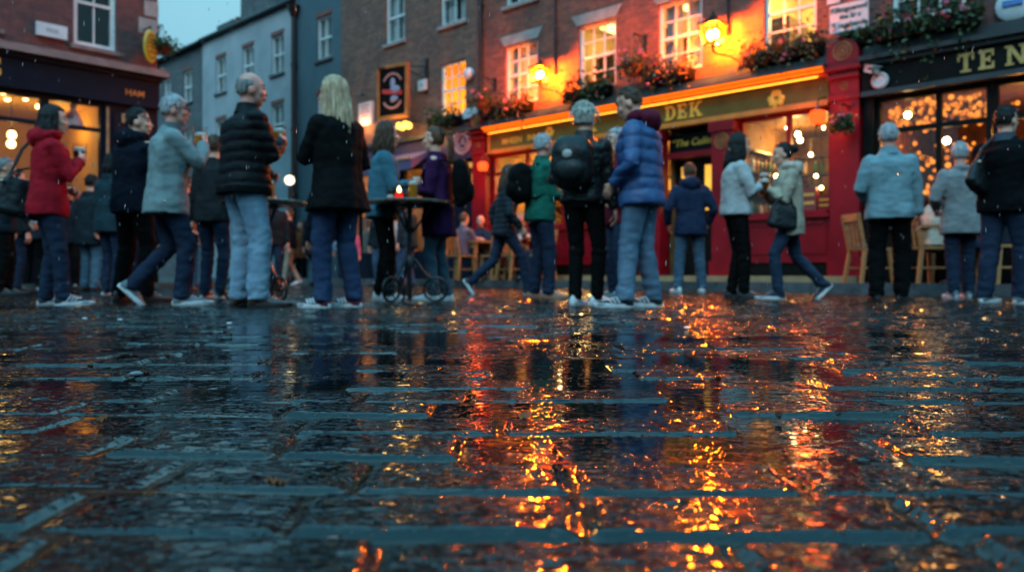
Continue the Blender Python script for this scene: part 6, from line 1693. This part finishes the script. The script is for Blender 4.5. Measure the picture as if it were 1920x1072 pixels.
# handbags
def bag_at(p, zc, xo, yo, label, mat, **kw):
    M = p['M']; loc = M @ p['T'](zc, xo, yo); return handbag(loc, p['yaw'], label, mat, **kw)
BAG_LEATHER = pm('soft_black_leather', (.010,.011,.012), .42, (.006,.006,.007), 7, bump=.4, bscale=70, spec=.3)
bag_at(p1, -.02, -.16, .26, 'large slouchy black leather bag on the shoulder of the red coat', BAG_LEATHER, w_=.46, h_=.30, d_=.17, roll=12,
    strap=[(.05,-.07,.12), (.12,-.13,.30), (.18,-.17,.46), (.19,-.16,.56), (.14,-.06,.60), (.0,.04,.42), (-.12,.05,.12)])
bag_at(p15, -.02, .13, .21, 'black leather handbag hanging from the arm of the beige jacket', BAG_LEATHER, w_=.30, h_=.23, d_=.12, roll=-6)
bag_at(p19, .16, -.17, .12, 'black messenger bag slung behind the man at the right edge', BAG_LEATHER, w_=.36, h_=.24, d_=.13, roll=24, strap=[(-.1,0,.10), (-.02,-.02,.26), (.10,-.06,.36)])
bag_at(p21, .0, -.05, -.24, 'tan brown shoulder bag hanging on the dark coated person', pm('tan_leather', (.26,.105,.04), .42, (.15,.055,.02), 7, bump=.3, coat=.2), w_=.26, h_=.32, d_=.12, roll=0, strap=[(-.07,.03,.14), (-.02,.05,.42), (.03,.10,.56), (.07,.06,.40), (.08,.03,.14)])
ph_ = empty('mobile_phone', p20['M'] @ Vector((.43*p20['sc'],-.14*p20['sc'],.86)), p20['yaw'], 'pale phone held low at the left edge', 'phone'); MB().box(-.07,.07,-.035,.035,-.004,.004).build('case', PLASTIC, ph_); MB().box(-.062,.062,-.031,.031,.0045,.006).build('screen', pm('dark_screen', (.01,.01,.012), .1), ph_)

# ------------------------------------------------------------------ tables and chairs
def high_table(px, Y, label, r=.37, top=.90, rot=0):
    p = ground_pt(px, Y, .0)
    e = empty('high_table', p, R(rot), label, 'high table', 'high tables in the lane')
    mb = MB(); mb.lathe([(0,top-.03), (r-.012,top-.03), (r,top-.022), (r,top-.006), (r-.008,top), (0,top)], 40); mb.build('tabletop', pm('dark_varnished_top', (.13,.065,.035), .22, (.06,.03,.018), 5, (8,1,1), coat=.5), e)
    mb = MB(); mb.lathe([(r*.35,top-.055), (r*.35,top-.031), (.05,top-.031)], 20); mb.lathe([(.022,0.02), (.022,top-.05)], 12); mb.lathe([(.0,.30), (.045,.31), (.05,.36), (.03,.40), (.022,.42)], 14); mb.lathe([(.022,.62), (.04,.65), (.022,.68)], 14); mb.build('column', IRON, e)
    for k in range(3):
        a = R(90+120*k); c, s = math.cos(a), math.sin(a)
        q = lambda r_, z_: (r_*c, r_*s, z_)
        l = MB(); l.tube([q(.02,.40), q(.06,.37), q(.13,.27), q(.20,.20), q(.235,.14)], [.013,.015,.014,.014,.012], 8); lo = l.build('leg', IRON, e); l = MB(); l.tube([q(.02,.62), q(.07,.68), q(.14,.78), q(.20,top-.04)], .011, 7); l.build('brace', IRON, e)
        w_ = MB(); M_ = Matrix.Translation((.235*c,.235*s,.118)) @ Matrix.Rotation(a,4,'Z')
        w_.torus((0,0,0), .105, .012, M_, 30, 8, 'y'); w_.torus((0,0,0), .055, .007, M_, 22, 7, 'y'); w_.ball((0,0,0), (.018,.03,.018), 10, 7, M_)
        for j in range(6): w_.bar(M_ @ Vector((0,0,0)), M_ @ Vector((.10*math.cos(j*math.pi/3),0,.10*math.sin(j*math.pi/3))), .007)
        w_.build('ring_foot', IRON, lo)
    return p, top
pt, tp = high_table(768, 7.0, 'round high table with ringed iron feet between the denim and purple women', rot=25)
pint(pt+Vector((.045,-.10,tp+.001)), 'full pint standing on the right high table', .85, s=1.12)
pint(pt+Vector((-.19,.12,tp+.001)), 'nearly empty pint glass at the back of the right high table', .25)
cj = empty('candle_jar', pt+Vector((-.085,-.06,tp+.001)), 0, 'small red candle jar beside the full pint on the right high table', 'candle')
mb = MB(); mb.lathe([(0,0), (.034,0), (.038,.03), (.036,.07), (.033,.07), (.033,.01), (0,.01)], 16); mb.build('jar', pm('red_jar_glass', (.6,.02,.015), .15, emit=(1,.02,.01), estr=.35), cj)
mb = MB(); mb.lathe([(0,.075), (.014,.078), (.019,.095), (.011,.118), (0,.135)], 12); mb.build('flame', emis('candle_flame', (1,.72,.32), 3), cj)
pt2, tp2 = high_table(496, 7.0, 'round high table with ringed iron feet behind the bald man', rot=-10)
pint(pt2+Vector((.085,-.12,tp2+.001)), 'full pint standing on the left high table', .88, s=1.12)
pint(pt2+Vector((-.1,.1,tp2+.001)), 'second pint at the back of the left high table', .6)

def pine_table(px, Y, label, w_=.72, rz=None, h_=.74):
    e = empty('pavement_table', ground_pt(px, Y, PAVE), FA.rz if rz is None else rz, label, 'table', 'pine tables on the pub pavement')
    mb = MB(); mb.box(-w_/2,w_/2,-.34,.34,h_-.035,h_)
    mb.build('tabletop', WOOD, e, False)
    for sx in (-1,1):
        for sy in (-1,1): MB().bar((sx*(w_/2-.07),sy*.27,h_-.036), (sx*(w_/2-.02),sy*.30,0), .05).build('leg', WOOD, e, False)
    mb = MB(); mb.box(-w_/2+.08,w_/2-.08,-.29,-.265,h_-.13,h_-.036); mb.box(-w_/2+.08,w_/2-.08,.265,.29,h_-.13,h_-.036); mb.build('apron', WOOD, e, False)
    return ground_pt(px, Y, PAVE+h_)
def pine_chair(px, Y, rz, label, cushion=None, zg=PAVE):
    e = empty('pine_chair', ground_pt(px, Y, zg), rz, label, 'chair', 'pine chairs on the pub pavement')
    mb = MB(); mb.box(-.20,.20,-.20,.20,.43,.465); mb.build('seat', WOOD, e, False)
    for sx in (-1,1):
        MB().bar((.17,sx*.17,.43), (.21,sx*.20,0), .04).build('leg', WOOD, e, False)
        l = MB(); l.bar((-.17,sx*.17,.43), (-.24,sx*.20,0), .042); l.build('leg', WOOD, e, False); MB().bar((-.185,sx*.175,.466), (-.27,sx*.175,.90), .04).build('back_post', WOOD, e, False)
    mb = MB(); mb.bar((-.262,-.20,.86), (-.262,.20,.86), .03, .10)
    for k in (-.09,0,.09): mb.bar((-.205,k,.46), (-.255,k,.82), .018, .03)
    mb.build('backrest', WOOD, e, False)
    mb = MB(); mb.bar((.18,-.17,.2), (-.20,-.17,.2), .025); mb.bar((.18,.17,.2), (-.20,.17,.2), .025); mb.bar((0,-.17,.2), (0,.17,.2), .022); mb.build('stretcher', WOOD, e, False)
    if cushion:
        mb = MB(); mb.ball((.0,0,.485), (.19,.19,.03), 16, 8); mb.build('cushion', cushion, e)
tR = pine_table(1790, 9.95, 'pine table beside the seated man in the cream jumper')
pint(tR+Vector((-.05,-.1,.001)), 'pale glass on the right pavement table beside the cream jumper', .5)
pine_chair(1630, 10.35, R(8), 'pine chair with a blue cushion in front of the red pilaster', pm('blue_cushion_cloth', (.03,.05,.22), .8))
pine_chair(1735, 9.95, R(8), 'pine chair under the seated man in the cream jumper')
pine_chair(1893, 9.25, R(170), 'pine chair at the far right edge of the pavement')
tL = pine_table(894, 15.0, 'pine table with two pints beside the mauve jumper', .62)
pint(tL+Vector((-.06,-.08,.001)), 'pint of amber beer on the left pine table', .8); pint(tL+Vector((.10,-.05,.001)), 'pale empty glass on the left pine table', .1)
tM = pine_table(988, 14.5, 'pine table with white cups behind the striding woman', .62)
for k, dx in enumerate((-.12,.02,.15)):
    c_ = empty('white_cup', tM+Vector((dx,-.08+.05*k,.001)), 0, 'white cup standing on the pine table behind the striding woman', 'cup', 'white cups on the middle pine table')
    mb = MB(); mb.lathe([(0,0), (.035,0), (.045,.03), (.048,.11), (.044,.11), (.041,.03), (0,.012)], 16); mb.build('cup', PLASTIC, c_)
    mb = MB(); mb.torus((.055,0,.055), .022, .005, None, 14, 6); mb.build('handle', PLASTIC, c_)
pine_chair(862, 14.5, R(48), 'pine chair under the person in the mauve jumper')
pine_chair(928, 14.4, R(120), 'pine chair at the right end of the left pine table')
pine_chair(962, 14.0, R(40), 'pine chair at the left end of the middle pine table')
pine_chair(1010, 13.9, R(215), 'pine chair at the right end of the middle pine table')

# ------------------------------------------------------------------ litter on the wet stones, and rain
def leaf(px, Y, s, label, mat, group=None, flat=.25):
    e = empty('fallen_leaf', ground_pt(px, Y, .008), rnd.random()*6.28, label, 'leaf', group)
    mb = MB(); n = 7; rows = []
    for k in range(n+1):
        t_ = k/n; w_ = .34*s*math.sin(math.pi*t_**.8)*(1+.16*(-1)**k); x_ = (t_-.5)*s; zc = flat*s*(t_*t_)+.004*(-1)**k
        rows.append([Vector((x_,-w_,zc+w_*.45)), Vector((x_,0,zc)), Vector((x_,w_,zc+w_*.3))])
    vs = [v for r in rows for v in r]; fs = []
    for k in range(n):
        for j in range(2): fs.append((3*k+j, 3*k+j+1, 3*k+4+j, 3*k+3+j))
    mb.add(vs, fs); mb.tube([(-.5*s,0,.001), (-.72*s,.02*s,.004)], .0012, 5); mb.build('blade', mat, e)
LEAF_BROWN = pm('dead_leaf_brown', (.10,.04,.018), .6, (.05,.02,.01), 30, spec=.2)
LEAF_RUST = pm('dead_leaf_rust', (.26,.09,.03), .6, (.15,.05,.02), 30, spec=.2)
leaf(500, 2.08, .055, 'curled brown leaf standing on the wet setts at left', LEAF_BROWN, None, .6)
leaf(985, 1.37, .036, 'flat rusty leaf lying across a joint near the middle', LEAF_RUST, None, .12)
leaf(516, .93, .026, 'tiny rust coloured leaf scrap near the lower left', LEAF_RUST, None, .3)
for k in range(46):
    Y = rnd.choice((rnd.uniform(1.3,3.0), rnd.uniform(2.2,6.5))); px = rnd.uniform(40,1880)
    leaf(px, Y, rnd.uniform(.010,.026), 'small rust brown leaf scrap stuck to the wet setts', rnd.choice((LEAF_BROWN, LEAF_RUST)), 'leaf scraps on the wet setts', rnd.uniform(.1,.5))
e = empty('pebble', ground_pt(255, 1.93, .006), .4, 'smooth pale pebble on the wet setts at left', 'pebble'); MB().ball((0,0,.006), (.017,.010,.007), 14, 9).build('stone', pm('pale_pebble', (.16,.17,.19), .2), e)
for px, Y in ((159,4.3), (225,4.2), (430,3.9), (1288,3.6)):
    o = MB().ball((0,0,.005), (.014,.010,.005), 10, 7).build('paper_scrap', SIGN_PINK); o.location = ground_pt(px, Y, .006); tag(o, 'tiny pale paper scrap on the far wet setts', 'litter', 'paper scraps on the setts')
mb = MB()
for k in range(520):
    Y = rnd.uniform(1.6, 7.5); px = rnd.uniform(-100, 2020); z_ = CH+(HZ-rnd.uniform(-60,600))*Y/F
    if z_ < .05: continue
    p = ground_pt(px, Y, z_); s = rnd.uniform(.7,1.25)*(.55+.16*Y)
    mb.tube([p+Vector((.0004,0,.010*s)), p+Vector((0,0,.004*s)), p, p-Vector((0,0,.0035*s))], [.0002, .0010*s, .0015*s, .0006*s], 6)
tag(mb.build('rain', pm('rain_water', (.9,.95,1), .05, (.85,.9,.95), trans=.85, ior=1.33)), kind='stuff')
